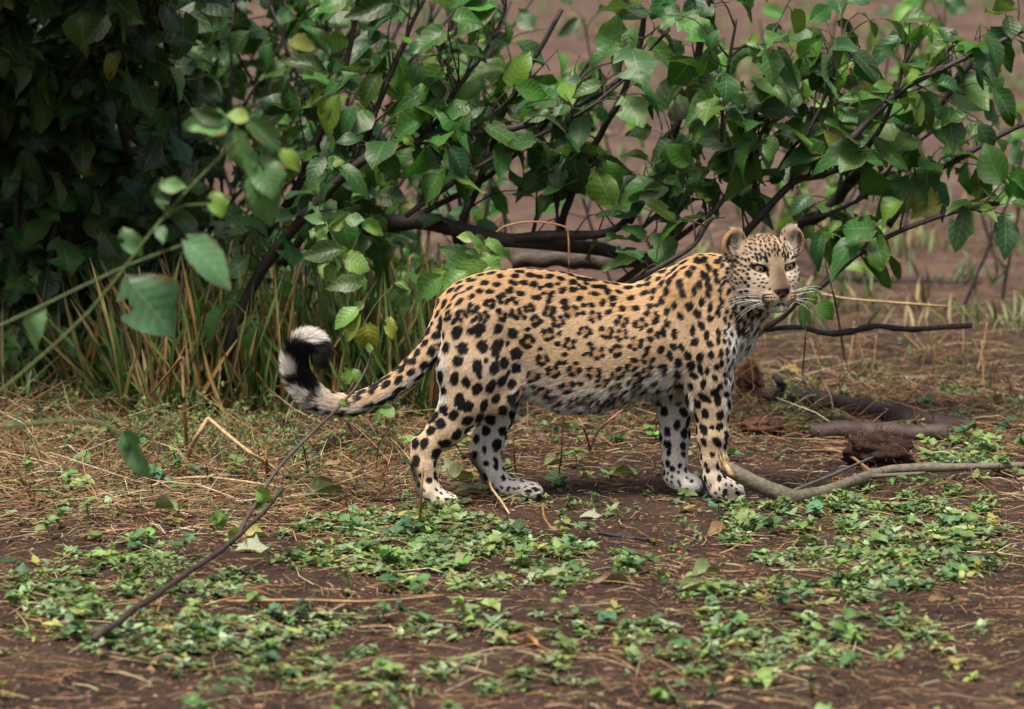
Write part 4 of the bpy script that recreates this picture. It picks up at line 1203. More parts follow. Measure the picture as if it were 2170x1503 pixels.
# ------------------------------------------------------------------ open ground beyond: sparse tufts
def far_tufts():
    r = np.random.default_rng(408)
    n = 900
    X = r.uniform(-7, 7, n); Y = 3.0 + 31 * r.random(n) ** 1.7
    keep = np.abs(X) < 1.5 + 0.18 * Y
    X, Y = X[keep], Y[keep]
    lp, lt, ls, lc = [], [], [], []
    for x, y in zip(X, Y):
        c = np.array([(0.10, 0.17, 0.06), (0.16, 0.20, 0.08), (0.24, 0.19, 0.09), (0.07, 0.13, 0.05)][r.integers(0, 4)])
        z = float(ground_h(np.array([x]), np.array([y]))[0])
        for k in range(r.integers(8, 30)):
            lp.append((x + r.normal(0, .10), y + r.normal(0, .10), z)); lt.append((r.normal(0, .5), r.normal(0, .5), 1.0)); ls.append(r.uniform(.04, .16)); lc.append(c * r.uniform(.6, 1.2))
    nr = np.tile((0, -1.0, .3), (len(lp), 1)) + r.normal(0, .4, (len(lp), 3))
    S = np.array(ls)[:, None] * np.array([[.16, 1, 1]])
    o = scatter_mesh('grass', SMALL, frame_from(np.array(lt), nr), S, np.array(lp, float), np.array(lc), M_COVER)
    tag(o, 'sparse grass tufts on the open red soil beyond the thicket', 'grass', kind='stuff')


far_tufts()
log_thing('dead_stump', 'blurred brown stump standing on the open soil behind the leopard\'s head', 'stump', [G(1652, 480), (1655, 420, 6.3), (1650, 370, 6.3), (1660, 350, 6.3)], [12, 10, 9, 6], (0.10, 0.05, 0.032), seed=81, n=14)
log_thing('fallen_log', 'blurred dark log lying on the open soil at the right edge', 'log', [gz(1700, 585, 10), gz(1790, 588, 10), gz(1900, 595, 10), gz(2080, 600, 10)], [9, 11, 10, 8], (0.05, 0.03, 0.025), seed=82)

# ------------------------------------------------------------------ the leopard
def leopard():
    # ---- skeleton in survey pixels: (px, py, Y, radius px)
    HY = -0.095            # eye line stands a little in front of the chest

    def ym(px):            # the body's midline runs slightly away from the camera
        return -0.055 + (px - 950.0) * 0.105 / 560.0

    yaw = math.atan2(0.105, 560.0 * MM)
    ax_f = np.array([math.cos(yaw), math.sin(yaw), 0.0])      # towards the chest
    ax_l = np.array([-math.sin(yaw), math.cos(yaw), 0.0])     # away from the camera

    def C(px, py, Y, r):
        return P(px, py, Y), r * MM * (1 + Y / 10.1)

    near_hind = [(1003, 690, -0.112, 66), (998, 780, -0.126, 62), (990, 846, -0.128, 50), (950, 905, -0.128, 37), (906, 944, -0.130, 28), (898, 985, -0.132, 26), (907, 1038, -0.134, 23)]
    far_hind = [(1020, 700, 0.000, 60), (1040, 800, 0.014, 54), (1050, 876, 0.020, 37), (1036, 930, 0.022, 32), (1028, 962, 0.022, 29), (1045, 1003, 0.022, 25), (1070, 1032, 0.022, 20)]
    near_front = [(1474, 628, -0.030, 60), (1492, 740, -0.040, 58), (1502, 800, -0.034, 46), (1507, 855, -0.020, 38), (1509, 920, -0.016, 31), (1511, 972, -0.012, 25), (1513, 1008, -0.010, 22)]
    far_front = [(1450, 700, 0.105, 60), (1430, 800, 0.112, 44), (1429, 860, 0.112, 36), (1430, 925, 0.110, 30), (1430, 975, 0.108, 26), (1431, 1008, 0.106, 24)]
    paws = {  # last ankle, toes centre, half width, and which side
        'nh': [(907, 1038, -0.134, 23), (925, 1055, -0.135, 20), (950, 1060, -0.137, 16)],
        'fh': [(1070, 1032, 0.022, 20), (1100, 1034, 0.020, 18), (1128, 1037, 0.018, 15.5)],
        'nf': [(1513, 1008, -0.010, 22), (1527, 1034, -0.012, 24), (1551, 1038, -0.014, 20)],
        'ff': [(1431, 1008, 0.106, 24), (1445, 1021, 0.104, 22), (1466, 1024, 0.102, 19)],
    }
    tail = [(985, 640, ym(985), 40), (958, 660, -0.062, 31), (930, 715, -0.075, 27), (885, 772, -0.09, 24), (825, 822, -0.10, 22), (762, 853, -0.11, 19.5), (705, 856, -0.115, 18),
            (662, 836, -0.12, 17), (634, 800, -0.12, 15.5), (626, 760, -0.12, 14.5), (638, 732, -0.12, 14), (658, 725, -0.12, 13), (672, 738, -0.12, 12), (674, 752, -0.12, 8)]
    neck = [(1440, 655, ym(1440), 88), (1500, 632, 0.050, 80), (1548, 612, 0.040, 66), (1590, 592, 0.015, 52)]
    throat = [(1505, 720, 0.05, 62), (1548, 680, 0.035, 50), (1596, 640, 0.0, 36)]

    # ---- head frame (x lateral to the photo's right, y forward, z up), unit = 1 px
    TH = math.radians(24)
    h_o = P(1642, 566, HY)
    h_f = np.array([math.sin(TH), -math.cos(TH), 0.0])
    h_x = np.array([math.cos(TH), math.sin(TH), 0.0])
    h_z = np.array([0, 0, 1.0])
    HR = np.stack([h_x, h_f, h_z])                            # world -> head rows

    def to_head(p):
        return (p - h_o) @ HR.T / MM

    def from_head(q):
        return h_o + (np.asarray(q, float) * MM) @ HR

    # ---- signed distance field on a rectilinear grid, finer round the head
    def axis(lo, hi, a, b, coarse, fine):
        s1 = np.arange(lo, a, coarse)
        s2 = np.arange(a, b, fine)
        s3 = np.arange(b, hi + coarse, coarse)
        return np.concatenate([s1, s2, s3])
    hc = h_o
    CO, FI = 0.0046, 0.0021
    xs = axis(P(575, 700, 0)[0], hc[0] + 0.10, hc[0] - 0.15, hc[0] + 0.10, CO, FI)
    ys = axis(-0.21, 0.215, hc[1] - 0.07, hc[1] + 0.10, CO, FI)
    zs = axis(-0.012, hc[2] + 0.14, hc[2] - 0.14, hc[2] + 0.14, CO, FI)
    F = np.full((len(xs), len(ys), len(zs)), 1.0, np.float32)

    def box(lo, hi, m):
        sl = []
        for arr, a, b in zip((xs, ys, zs), lo, hi):
            i0 = max(0, np.searchsorted(arr, a - m) - 1)
            i1 = min(len(arr), np.searchsorted(arr, b + m) + 1)
            sl.append(slice(i0, i1))
        sl = tuple(sl)
        X = xs[sl[0]][:, None, None].astype(np.float32)
        Y = ys[sl[1]][None, :, None].astype(np.float32)
        Z = zs[sl[2]][None, None, :].astype(np.float32)
        return sl, X, Y, Z

    def smin(a, b, k):
        h = np.clip(0.5 + 0.5 * (b - a) / k, 0, 1)
        return b + (a - b) * h - k * h * (1 - h)

    def cone(p0, r0, p1, r1, k, flat=1.0):
        """tapered capsule, optionally flattened sideways"""
        m = max(r0, r1) + 2 * k
        sl, X, Y, Z = box(np.minimum(p0, p1), np.maximum(p0, p1), m)
        ba = p1 - p0
        L2 = float(ba @ ba) + 1e-12
        dx, dy, dz = X - p0[0], Y - p0[1], Z - p0[2]
        t = np.clip((dx * ba[0] + dy * ba[1] + dz * ba[2]) / L2, 0, 1)
        ex, ey, ez = dx - t * ba[0], dy - t * ba[1], dz - t * ba[2]
        if flat != 1.0:
            lat = ex * ax_l[0] + ey * ax_l[1]
            fo = ex * ax_f[0] + ey * ax_f[1]
            q = np.sqrt(fo ** 2 + (lat / flat) ** 2 + ez ** 2)
        else:
            q = np.sqrt(ex ** 2 + ey ** 2 + ez ** 2)
        d = q - (r0 + (r1 - r0) * t)
        if flat < 1:
            d = d * (0.5 + 0.5 * flat)
        F[sl] = smin(F[sl], d.astype(np.float32), k)

    # torso: top, bottom and half width along the body
    prof = np.array([  # px, top, bottom, half width
        (930, 650, 700, 18), (945, 628, 735, 42), (965, 611, 765, 62), (1000, 594, 795, 78), (1050, 583, 812, 80), (1120, 579, 850, 74), (1200, 588, 880, 82), (1280, 607, 874, 93),
        (1340, 614, 848, 99), (1400, 612, 838, 95), (1450, 596, 828, 88), (1500, 580, 815, 80), (1540, 590, 790, 74), (1566, 615, 758, 54), (1580, 650, 720, 30)], float)
    pts_t = np.array([P(a, b, ym(a)) for a, b, c, w in prof])
    pts_b = np.array([P(a, c, ym(a)) for a, b, c, w in prof])
    org = np.array([0.0, ym(1085), 0.0])
    s_ = (pts_t - org) @ ax_f
    sl, X, Y, Z = box((pts_t[0][0] - .02, -0.2, pts_b[:, 2].min()), (pts_t[-1][0] + .02, 0.2, pts_t[:, 2].max()), 0.04)
    S = (X - org[0]) * ax_f[0] + (Y - org[1]) * ax_f[1]
    Lt = (X - org[0]) * ax_l[0] + (Y - org[1]) * ax_l[1]
    sd = np.linspace(s_[0], s_[-1], 300)

    def crv(v):            # smooth profile
        w = np.interp(sd, s_, v)
        k = np.hanning(31); k /= k.sum()
        return np.convolve(np.pad(w, 15, mode='edge'), k, 'valid')
    zt, zb, hw = crv(pts_t[:, 2]), crv(pts_b[:, 2]), crv(prof[:, 3] * MM)
    zt_g, zb_g, hw_g = np.interp(S, sd, zt), np.interp(S, sd, zb), np.interp(S, sd, hw)
    zc, hz = (zt_g + zb_g) / 2 + 0.012, (zt_g - zb_g) / 2
    zz = Z - zc
    wv = hw_g * (1.0 - 0.22 * np.clip(zz / hz, 0, 1.2) ** 2)      # narrower along the spine
    q = np.sqrt((Lt / wv) ** 2 + (zz / hz) ** 2)
    d = (q - 1) * np.minimum(hw_g, hz) * 0.9
    over = np.maximum(S - s_[-1], s_[0] - S)
    d = np.where(over > 0, np.sqrt(np.maximum(d, 0) ** 2 + over ** 2) + np.minimum(d, 0) * 0.2, d)
    F[sl] = np.minimum(F[sl], d.astype(np.float32))
    del S, Lt, zt_g, zb_g, hw_g, zc, hz, zz, wv, q, d, over

    segs = []              # flow segments: p0, p1, r, direction, region, side

    def chain(pts, k, region, side=0, flat=None, flow=True):
        c = [C(*p) for p in pts]
        for i in range(len(c) - 1):
            f = 1.0 if flat is None else flat[min(i, len(flat) - 1)]
            cone(c[i][0], c[i][1], c[i + 1][0], c[i + 1][1], k[i] if isinstance(k, list) else k, f)
            if flow:
                segs.append((c[i][0], c[i + 1][0], (c[i][1] + c[i + 1][1]) / 2 * f, unit(c[i + 1][0] - c[i][0]), region, side))
    chain(far_front, [0.05, 0.03, .02, .015, .012], 'fleg', 1, [0.6, 0.7, 0.85, 1, 1])
    chain(far_hind, [0.05, 0.04, .02, .014, .012, .012], 'hleg', 1, [0.6, 0.65, 0.75, 0.85, 1])
    chain(near_hind, [0.034, 0.034, .022, .014, .012, .012], 'hleg', -1, [0.62, 0.62, 0.7, 0.8, 0.95, 1])
    chain(near_front, [0.026, 0.026, .022, .014, .012, .012], 'fleg', -1, [0.5, 0.6, 0.75, 0.9, 1, 1])
    chain(neck, 0.05, 'neck', 0, [0.85, 0.85, 0.9])
    chain(throat, 0.05, 'throat', 0, [0.8])
    tail = [tuple(q) for q in smooth_path(np.array(tail), 34)]
    chain(tail, 0.012, 'tail', 0)
    # muscle masses: shoulder blade ridge, haunch, elbow, hock points
    for pts, k, fl in (([(1452, 600, ym(1452) - .03, 26), (1482, 580, ym(1482) - .028, 30), (1515, 580, ym(1515) - .02, 26)], .03, .8), ([(1466, 640, -.035, 42), (1515, 745, -.055, 36)], .03, .6),
                       ([(1470, 805, -.03, 20), (1490, 840, -.025, 26)], .02, .9), ([(1030, 700, -.105, 46), (1040, 800, -.12, 34)], .04, .6), ([(885, 940, -.13, 12), (884, 965, -.13, 12)], .012, 1),
                       ([(1010, 945, .022, 13), (1010, 968, .022, 12)], .012, 1), ([(1090, 800, -.09, 22), (1060, 850, -.115, 28)], .03, .6)):
        chain(pts, k, 'x', 0, [fl], flow=False)
    for key, pw in paws.items():
        sd_ = -1 if key[0] == 'n' else 1
        chain(pw, 0.012, 'paw', sd_, [1.15])
        tip, r = C(*pw[-1])
        for j, off in enumerate((-1.5, -0.5, 0.5, 1.5)):
            rr = 14.0 * MM
            fw = (0.0105 if j in (1, 2) else 0.002)
            c0 = tip + ax_l * off * 0.0185 + ax_f * fw
            c0[2] = rr + 0.002
            cone(c0 - ax_f * 0.02 + np.array([0, 0, 0.005]), rr * 0.9, c0, rr, 0.006)
    def crease(pts, k):
        c = [C(*p) for p in pts]
        for (p0, r0), (p1, r1) in zip(c[:-1], c[1:]):
            m = max(r0, r1) + 2 * k
            sl, X, Y, Z = box(np.minimum(p0, p1), np.maximum(p0, p1), m)
            ba = p1 - p0
            dx, dy, dz = X - p0[0], Y - p0[1], Z - p0[2]
            t = np.clip((dx * ba[0] + dy * ba[1] + dz * ba[2]) / float(ba @ ba), 0, 1)
            q = np.sqrt((dx - t * ba[0]) ** 2 + (dy - t * ba[1]) ** 2 + (dz - t * ba[2]) ** 2) - (r0 + (r1 - r0) * t)
            F[sl] = -smin(-F[sl], q.astype(np.float32), k)
    crease([(1432, 628, -.092, 10), (1420, 700, -.103, 12), (1425, 790, -.10, 12)], .012)      # behind the shoulder
    crease([(1078, 650, -.150, 16), (1090, 730, -.156, 20), (1108, 800, -.150, 16)], .016)       # in front of the thigh

    # head, evaluated in head pixels
    lo = from_head([0, 0, 0]) - 0.17
    hi = from_head([0, 0, 0]) + 0.19
    sl, X, Y, Z = box(lo, hi, 0.0)
    dx, dy, dz = (X - h_o[0]) / MM, (Y - h_o[1]) / MM, (Z - h_o[2]) / MM
    hx = dx * h_x[0] + dy * h_x[1] + 0 * dz
    hy = dx * h_f[0] + dy * h_f[1] + 0 * dz
    hz_ = dz + 0 * hx
    axx = np.abs(hx)

    def ell(c, r, x=axx, rot=None, rax='xz'):
        a, b, e = x - c[0], hy - c[1], hz_ - c[2]
        if rot:
            cr, sr = math.cos(rot), math.sin(rot)
            if rax == 'xz':
                a, e = a * cr + e * sr, -a * sr + e * cr
            elif rax == 'yz':
                b, e = b * cr + e * sr, -b * sr + e * cr
            else:
                a, b = a * cr + b * sr, -a * sr + b * cr
        k0 = np.sqrt((a / r[0]) ** 2 + (b / r[1]) ** 2 + (e / r[2]) ** 2)
        return (k0 - 1) * min(r) * (0.6 + 0.4 * k0 / (k0 + 0.5))

    def hcone(p0, r0, p1, r1):
        p0, p1 = np.array(p0, float), np.array(p1, float)
        ba = p1 - p0
        a, b, e = axx - p0[0], hy - p0[1], hz_ - p0[2]
        t = np.clip((a * ba[0] + b * ba[1] + e * ba[2]) / (ba @ ba), 0, 1)
        return np.sqrt((a - t * ba[0]) ** 2 + (b - t * ba[1]) ** 2 + (e - t * ba[2]) ** 2) - (r0 + (r1 - r0) * t)

    H = ell((0, -54, 8), (58, 56, 55))                                      # cranium
    H = smin(H, ell((38, -50, -24), (36, 42, 46)), 16)                      # cheeks
    H = smin(H, ell((0, -24, 18), (47, 25, 34)), 14)                        # forehead
    H = smin(H, ell((30, -9, 14), (20, 12, 7), rot=0.32), 7)                # brow, lower at the nose
    H = smin(H, ell((47, -18, -18), (19, 20, 15)), 12)                      # cheekbone
    H = smin(H, ell((32, -12, -44), (28, 26, 28)), 13)                      # below the cheekbone
    H = smin(H, ell((0, 2, -46), (34, 29, 30)), 12)                         # muzzle
    H = smin(H, hcone((0, -12, 12), 20, (0, 26, -39), 16.5), 8)             # bridge of the nose
    H = smin(H, ell((18, 19, -62), (21, 18, 15.5)), 6)                      # whisker pads
    H = smin(H, ell((0, 31, -50), (16.5, 8.0, 8.5)), 5)                     # nose
    H = smin(H, ell((0, 9, -82), (23, 20, 11)), 9)                       # chin
    H = smin(H, hcone((8, 4, -72), 16, (32, -50, -58), 27), 12)             # jaw
    # mouth and philtrum
    mouth = np.sqrt((axx - 17) ** 2 + (hz_ + 67) ** 2) - 13.0
    mouth = np.maximum(np.abs(mouth) - 1.2, np.maximum(hz_ + 67, 2 - hy))
    H = -smin(-H, mouth + 0.4, 2.0)
    phil = np.maximum(np.maximum(axx - 1.1, np.abs(hz_ + 63) - 7), 24 - hy)
    H = -smin(-H, phil, 2.0)
    nost = ell((9.5, 38.5, -52), (3.8, 5, 2.2), rot=-0.5)
    H = -smin(-H, nost, 1.5)
    # eye openings with a heavy slanting upper lid
    H = -smin(-H, ell((35, 2, -1.5), (15.0, 14, 7.2), rot=0.26), 2.5)
    H = smin(H, ell((34, -4, 8.0), (17, 10, 3.8), rot=0.30), 3)
    # ears
    ear = ell((71, -54, 47), (26, 12, 32), rot=0.42)
    ear = smin(ear, ell((58, -54, 28), (24, 15, 22), rot=0.3), 8)
    ear = -smin(-ear, ell((72, -40, 46), (20.5, 12.5, 26), rot=0.42), 3)
    H = smin(H, ear, 6)
    H = (H * MM).astype(np.float32)
    F[sl] = smin(F[sl], H, 0.014)
    # re-open the carved details that the blend with the neck may have filled
    eye_c = [from_head([s * 35, -10.5, -0.5]) for s in (-1, 1)]

    # ---- polygonise (surface nets)
    ins = F < 0
    c8 = [ins[i:ins.shape[0] - 1 + i, j:ins.shape[1] - 1 + j, k:ins.shape[2] - 1 + k] for i in (0, 1) for j in (0, 1) for k in (0, 1)]
    cnt = sum(c.astype(np.uint8) for c in c8)
    act = (cnt > 0) & (cnt < 8)
    I, J, K = np.nonzero(act)
    idx = -np.ones(act.shape, np.int32)
    idx[I, J, K] = np.arange(len(I))
    acc = np.zeros((len(I), 3))
    num = np.zeros(len(I))
    ax = (xs, ys, zs)
    for a in range(3):
        for o1 in (0, 1):
            for o2 in (0, 1):
                oo = [0, 0, 0]
                others = [b for b in range(3) if b != a]
                oo[others[0]], oo[others[1]] = o1, o2
                i0 = [I + oo[0], J + oo[1], K + oo[2]]
                i1 = list(i0)
                i1[a] = i1[a] + 1
                f0, f1 = F[tuple(i0)], F[tuple(i1)]
                m = (f0 < 0) != (f1 < 0)
                t = np.where(m, f0 / np.where(m, f0 - f1, 1), 0)
                pt = [ax[b][i0[b]] for b in range(3)]
                pt[a] = pt[a] + t * (ax[a][i1[a]] - ax[a][i0[a]])
                acc += np.where(m[:, None], np.stack(pt, 1), 0)
                num += m
    V = acc / num[:, None]
    quads = []
    for a in range(3):
        b, c = [x for x in range(3) if x != a]
        n0 = [slice(None)] * 3; n1 = [slice(None)] * 3
        n0[a] = slice(0, -1); n1[a] = slice(1, None)
        ch = ins[tuple(n0)] != ins[tuple(n1)]
        e = np.stack(np.nonzero(ch), 1)
        e = e[(e[:, b] > 0) & (e[:, c] > 0) & (e[:, b] < F.shape[b] - 1) & (e[:, c] < F.shape[c] - 1)]
        q = []
        for db, dc in ((1, 1), (0, 1), (0, 0), (1, 0)):
            cc = e.copy()
            cc[:, b] -= db; cc[:, c] -= dc
            q.append(idx[cc[:, 0], cc[:, 1], cc[:, 2]])
        q = np.stack(q, 1)
        flip = ins[e[:, 0], e[:, 1], e[:, 2]]
        if a == 1:
            flip = ~flip
        q[~flip] = q[~flip][:, ::-1]
        quads.append(q)
    Q = np.concatenate(quads)
    Q = Q[(Q >= 0).all(1)]
    V[:, 2] = np.maximum(V[:, 2], 0.0)
    # light smoothing of the grid steps
    nv = len(V)
    for it in range(2):
        sm = np.zeros_like(V); w = np.zeros(nv)
        for i in range(4):
            np.add.at(sm, Q[:, i], V[Q[:, (i + 1) % 4]] + V[Q[:, (i + 3) % 4]])
            np.add.at(w, Q[:, i], 2)
        V = V * 0.5 + 0.5 * sm / w[:, None]
    fn = np.cross(V[Q[:, 2]] - V[Q[:, 0]], V[Q[:, 3]] - V[Q[:, 1]])
    N = np.zeros_like(V)
    for i in range(4):
        np.add.at(N, Q[:, i], fn)
    N = unit(N)

    # ---- regions and fur flow
    hq = to_head(V)
    d_head = np.sqrt(((hq - np.array([0, -40, -10])) / np.array([80, 80, 90])) ** 2 @ np.ones(3))
    d_mz = np.sqrt(((hq - np.array([0, 15, -45])) / np.array([56, 60, 62])) ** 2 @ np.ones(3))
    d_er = np.sqrt(((np.abs(hq) * [1, 0, 0] + hq * [0, 1, 1] - np.array([72, -50, 50])) / np.array([38, 30, 48])) ** 2 @ np.ones(3))
    w_head = np.maximum(np.maximum(sstep(1.16, 0.98, d_head), sstep(1.1, 0.95, d_mz)), sstep(1.05, 0.95, d_er))
    segd, regs = [], []
    for p0, p1, r, dr, rg, sd_ in segs:
        ba = p1 - p0
        t = np.clip(((V - p0) @ ba) / (ba @ ba), 0, 1)
        segd.append(np.linalg.norm(V - p0 - t[:, None] * ba, axis=1) - r)
        regs.append((rg, sd_, dr))
    segd = np.array(segd)
    Wt = np.exp(-np.maximum(segd, 0) / 0.018)
    torso_flow = unit(-ax_f + np.array([0, 0, -0.30]))
    s_v = (V - org) @ ax_f
    inx = (s_v > s_[0] - .02) & (s_v < s_[-1] + .02)
    ztv, zbv = np.interp(s_v, sd, zt), np.interp(s_v, sd, zb)
    rel = np.clip((V[:, 2] - zbv) / (ztv - zbv + 1e-6), -0.5, 1.3)          # 0 belly .. 1 spine
    w_t = np.where(inx, np.clip(1 - np.abs(rel - 0.6) / 0.9, 0.05, 1), 0) * 0.8
    flow = torso_flow[None] * w_t[:, None]
    for i, (rg, sd_, dr) in enumerate(regs):
        dd = dr
        if rg in ('neck', 'throat'):
            dd = unit(-dr + np.array([0, 0, -0.9]))
        if rg == 'paw':
            dd = unit(dr + ax_f * 0.3)
        flow = flow + Wt[i][:, None] * dd[None]
    src = hq - np.array([0, 50, -44])
    hloc = unit(src * np.array([1.0, 1.0, 0.9]))
    ew = (sstep(26, 36, hq[:, 2]) * sstep(50, 58, np.abs(hq[:, 0])))[:, None]
    hloc = hloc * (1 - ew) + ew * unit(np.stack([np.sign(hq[:, 0]) * 0.5, 0 * hq[:, 1], np.ones(nv)], 1))
    hflow = hloc @ HR
    flow = flow * (1 - w_head[:, None]) + hflow * w_head[:, None] * 1.5
    flow = flow - N * np.sum(flow * N, 1, keepdims=True)
    flow = unit(flow)

    def wreg(name, side=None):
        w = np.zeros(nv)
        for i, (rg, sd_, dr) in enumerate(regs):
            if rg == name and (side is None or sd_ == side):
                w = np.maximum(w, np.exp(-np.maximum(segd[i], 0) / 0.02))
        return w
    w_tail = wreg('tail')
    # distance along the tail
    tp = np.array([C(*p)[0] for p in tail])
    tcum = np.concatenate([[0], np.cumsum(np.linalg.norm(np.diff(tp, axis=0), axis=1))])
    best, tl, tper = np.full(nv, 9.0), np.zeros(nv), np.zeros((nv, 3))
    for i in range(len(tp) - 1):
        ba = tp[i + 1] - tp[i]
        t = np.clip(((V - tp[i]) @ ba) / (ba @ ba), 0, 1)
        off = V - tp[i] - t[:, None] * ba
        dd = np.linalg.norm(off, axis=1)
        m = dd < best
        best[m] = dd[m]; tl[m] = tcum[i] + t[m] * (tcum[i + 1] - tcum[i])
        # outer side of the curl = away from the centre of the tail hook
        tper[m] = off[m]
    tl /= tcum[-1]
    px_v, py_v = to_px(V)
    is_tail = (best < 0.06) & (tl > 0.14) & (px_v < 960)
    w_paw = wreg('paw')
    w_f, w_h = wreg('fleg'), wreg('hleg')
    w_leg = np.maximum(w_f, w_h)
    lat = N @ ax_l
    side = np.where(np.maximum(wreg('fleg', -1), wreg('hleg', -1)) >= np.maximum(wreg('fleg', 1), wreg('hleg', 1)), -1.0, 1.0)
    below = np.clip((zbv + 0.035 - V[:, 2]) / 0.06, 0, 1)                    # clear of the trunk: on a leg
    inner = sstep(-0.15, 0.55, -lat * side) * below * (~is_tail)

    # ---- ground colour of the coat
    tan = np.array([0.64, 0.47, 0.295])
    rust = np.array([0.58, 0.365, 0.175])
    cream = np.array([0.67, 0.57, 0.44])
    white = np.array([0.72, 0.70, 0.665])
    base = np.tile(tan, (nv, 1))

    def mixin(b, c, w):
        w = np.clip(w, 0, 1)[:, None]
        return b * (1 - w) + np.asarray(c) * w
    nzl = vnoise(V, 0.06, 5)
    base = mixin(base, rust, sstep(0.66, 1.0, rel + 0.05 * nzl) * inx * 0.85 * (1 - w_head))
    base = mixin(base, cream, sstep(0.42, 0.2, rel + 0.05 * nzl) * inx * (1 - below) * 0.6)
    bellyw = sstep(0.10, -0.06, rel + 0.07 * nzl) * inx * (px_v > 1085) * (px_v < 1470) * (1 - 0.8 * (w_leg > 0.7) * (side < 0))
    offleg = 1 - sstep(0.0, 0.03, zbv - 0.006 - V[:, 2])
    bellyw = bellyw * offleg
    bellyw = np.maximum(bellyw, sstep(-0.1, -0.75, N[:, 2]) * inx * (px_v > 1040) * (1 - below))
    base = mixin(base, white, bellyw)
    base = mixin(base, cream, below * w_leg * 0.35)
    base = mixin(base, white, inner * 0.95)
    back_of_thigh = sstep(0.25, 0.75, -(N @ ax_f)) * sstep(715, 770, py_v) * sstep(880, 850, py_v) * sstep(960, 935, px_v) * (~is_tail)
    base = mixin(base, white, back_of_thigh * 0.9)
    base = mixin(base, white, w_paw * 0.45 + 0.5 * w_paw * sstep(0.05, 0.0, V[:, 2]))
    chest = sstep(0.1, 0.65, N @ ax_f) * sstep(1522, 1548, px_v) * sstep(650, 690, py_v) * (1 - w_head)
    base = mixin(base, white, chest)
    under = sstep(-0.15, 0.45, -N[:, 2]) * is_tail
    base = mixin(base, white, np.maximum(under * 0.9, sstep(0.5, 0.75, tl) * is_tail * 0.9))
    base = mixin(base, rust, is_tail * sstep(0.1, 0.7, N[:, 2]) * sstep(0.55, 0.3, tl) * 0.6)
    # head
    ah = np.abs(hq[:, 0])

    def hp(c, r):
        return np.exp(-(((ah - c[0]) / r[0]) ** 2 + ((hq[:, 1] - c[1]) / r[1]) ** 2 + ((hq[:, 2] - c[2]) / r[2]) ** 2))
    hb = np.tile(np.array([0.58, 0.45, 0.31]), (nv, 1))
    hb = mixin(hb, (0.66, 0.58, 0.46), hp((52, -20, -40), (26, 30, 26)) * 0.8)
    hb = mixin(hb, (0.47, 0.26, 0.11), hp((0, -60, 70), (34, 50, 30)) * 0.8)
    hb = hb * 0.88
    hb = mixin(hb, (0.125, 0.083, 0.052), hp((0, 20, -22), (20, 60, 38)) * 1.15)
    hb = hb * (1 + 0.22 * vnoise(V, 0.0045, 91) + 0.10 * vnoise(V, 0.012, 92))[:, None]
    hb = mixin(hb, (0.20, 0.12, 0.06), hp((0, -10, 30), (10, 40, 22)) * 0.7)
    hb = mixin(hb, (0.68, 0.61, 0.49), hp((38, 0, -17), (17, 30, 9)) * 1.1)
    hb = mixin(hb, (0.64, 0.54, 0.40), hp((38, 2, 17), (15, 26, 6)) * 0.75)
    hb = mixin(hb, (0.46, 0.34, 0.22), hp((20, 29, -63), (19, 26, 11)) * 1.2)
    hb = mixin(hb, (0.60, 0.53, 0.44), hp((10, 35, -71), (14, 16, 6)) * 1.0)
    hb = mixin(hb, (0.58, 0.55, 0.50), hp((0, 20, -89), (34, 34, 12)) * 1.3)
    hb = mixin(hb, (0.70, 0.66, 0.60), sstep(-58, -84, hq[:, 2]) * sstep(20, 0, hq[:, 1]))
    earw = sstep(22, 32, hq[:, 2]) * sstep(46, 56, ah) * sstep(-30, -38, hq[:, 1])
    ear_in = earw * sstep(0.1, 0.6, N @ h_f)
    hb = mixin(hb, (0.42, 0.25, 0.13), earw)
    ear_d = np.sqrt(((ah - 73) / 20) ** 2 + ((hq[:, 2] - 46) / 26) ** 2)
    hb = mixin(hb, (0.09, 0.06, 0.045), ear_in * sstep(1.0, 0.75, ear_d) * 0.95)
    hb = mixin(hb, (0.03, 0.025, 0.02), earw * sstep(-0.2, -0.7, N @ h_f) * sstep(46, 56, hq[:, 2]))
    base = mixin(base, hb, w_head) if False else base * (1 - w_head[:, None]) + hb * w_head[:, None]

    # ---- markings: lists of blobs (centre, tangent, half lengths a along tangent, b across, strength)
    blobs, warm = [], []
    hv = np.nonzero(w_head > 0.5)[0]
    order = np.concatenate([rng.permutation(nv)[:24000], rng.permutation(hv)[:9000]])
    seeds = []
    acc_p, acc_r = np.zeros((6000, 3)), np.zeros(6000)
    na = 0
    region_of = np.full(nv, 'flank', dtype=object)
    rel_s = rel
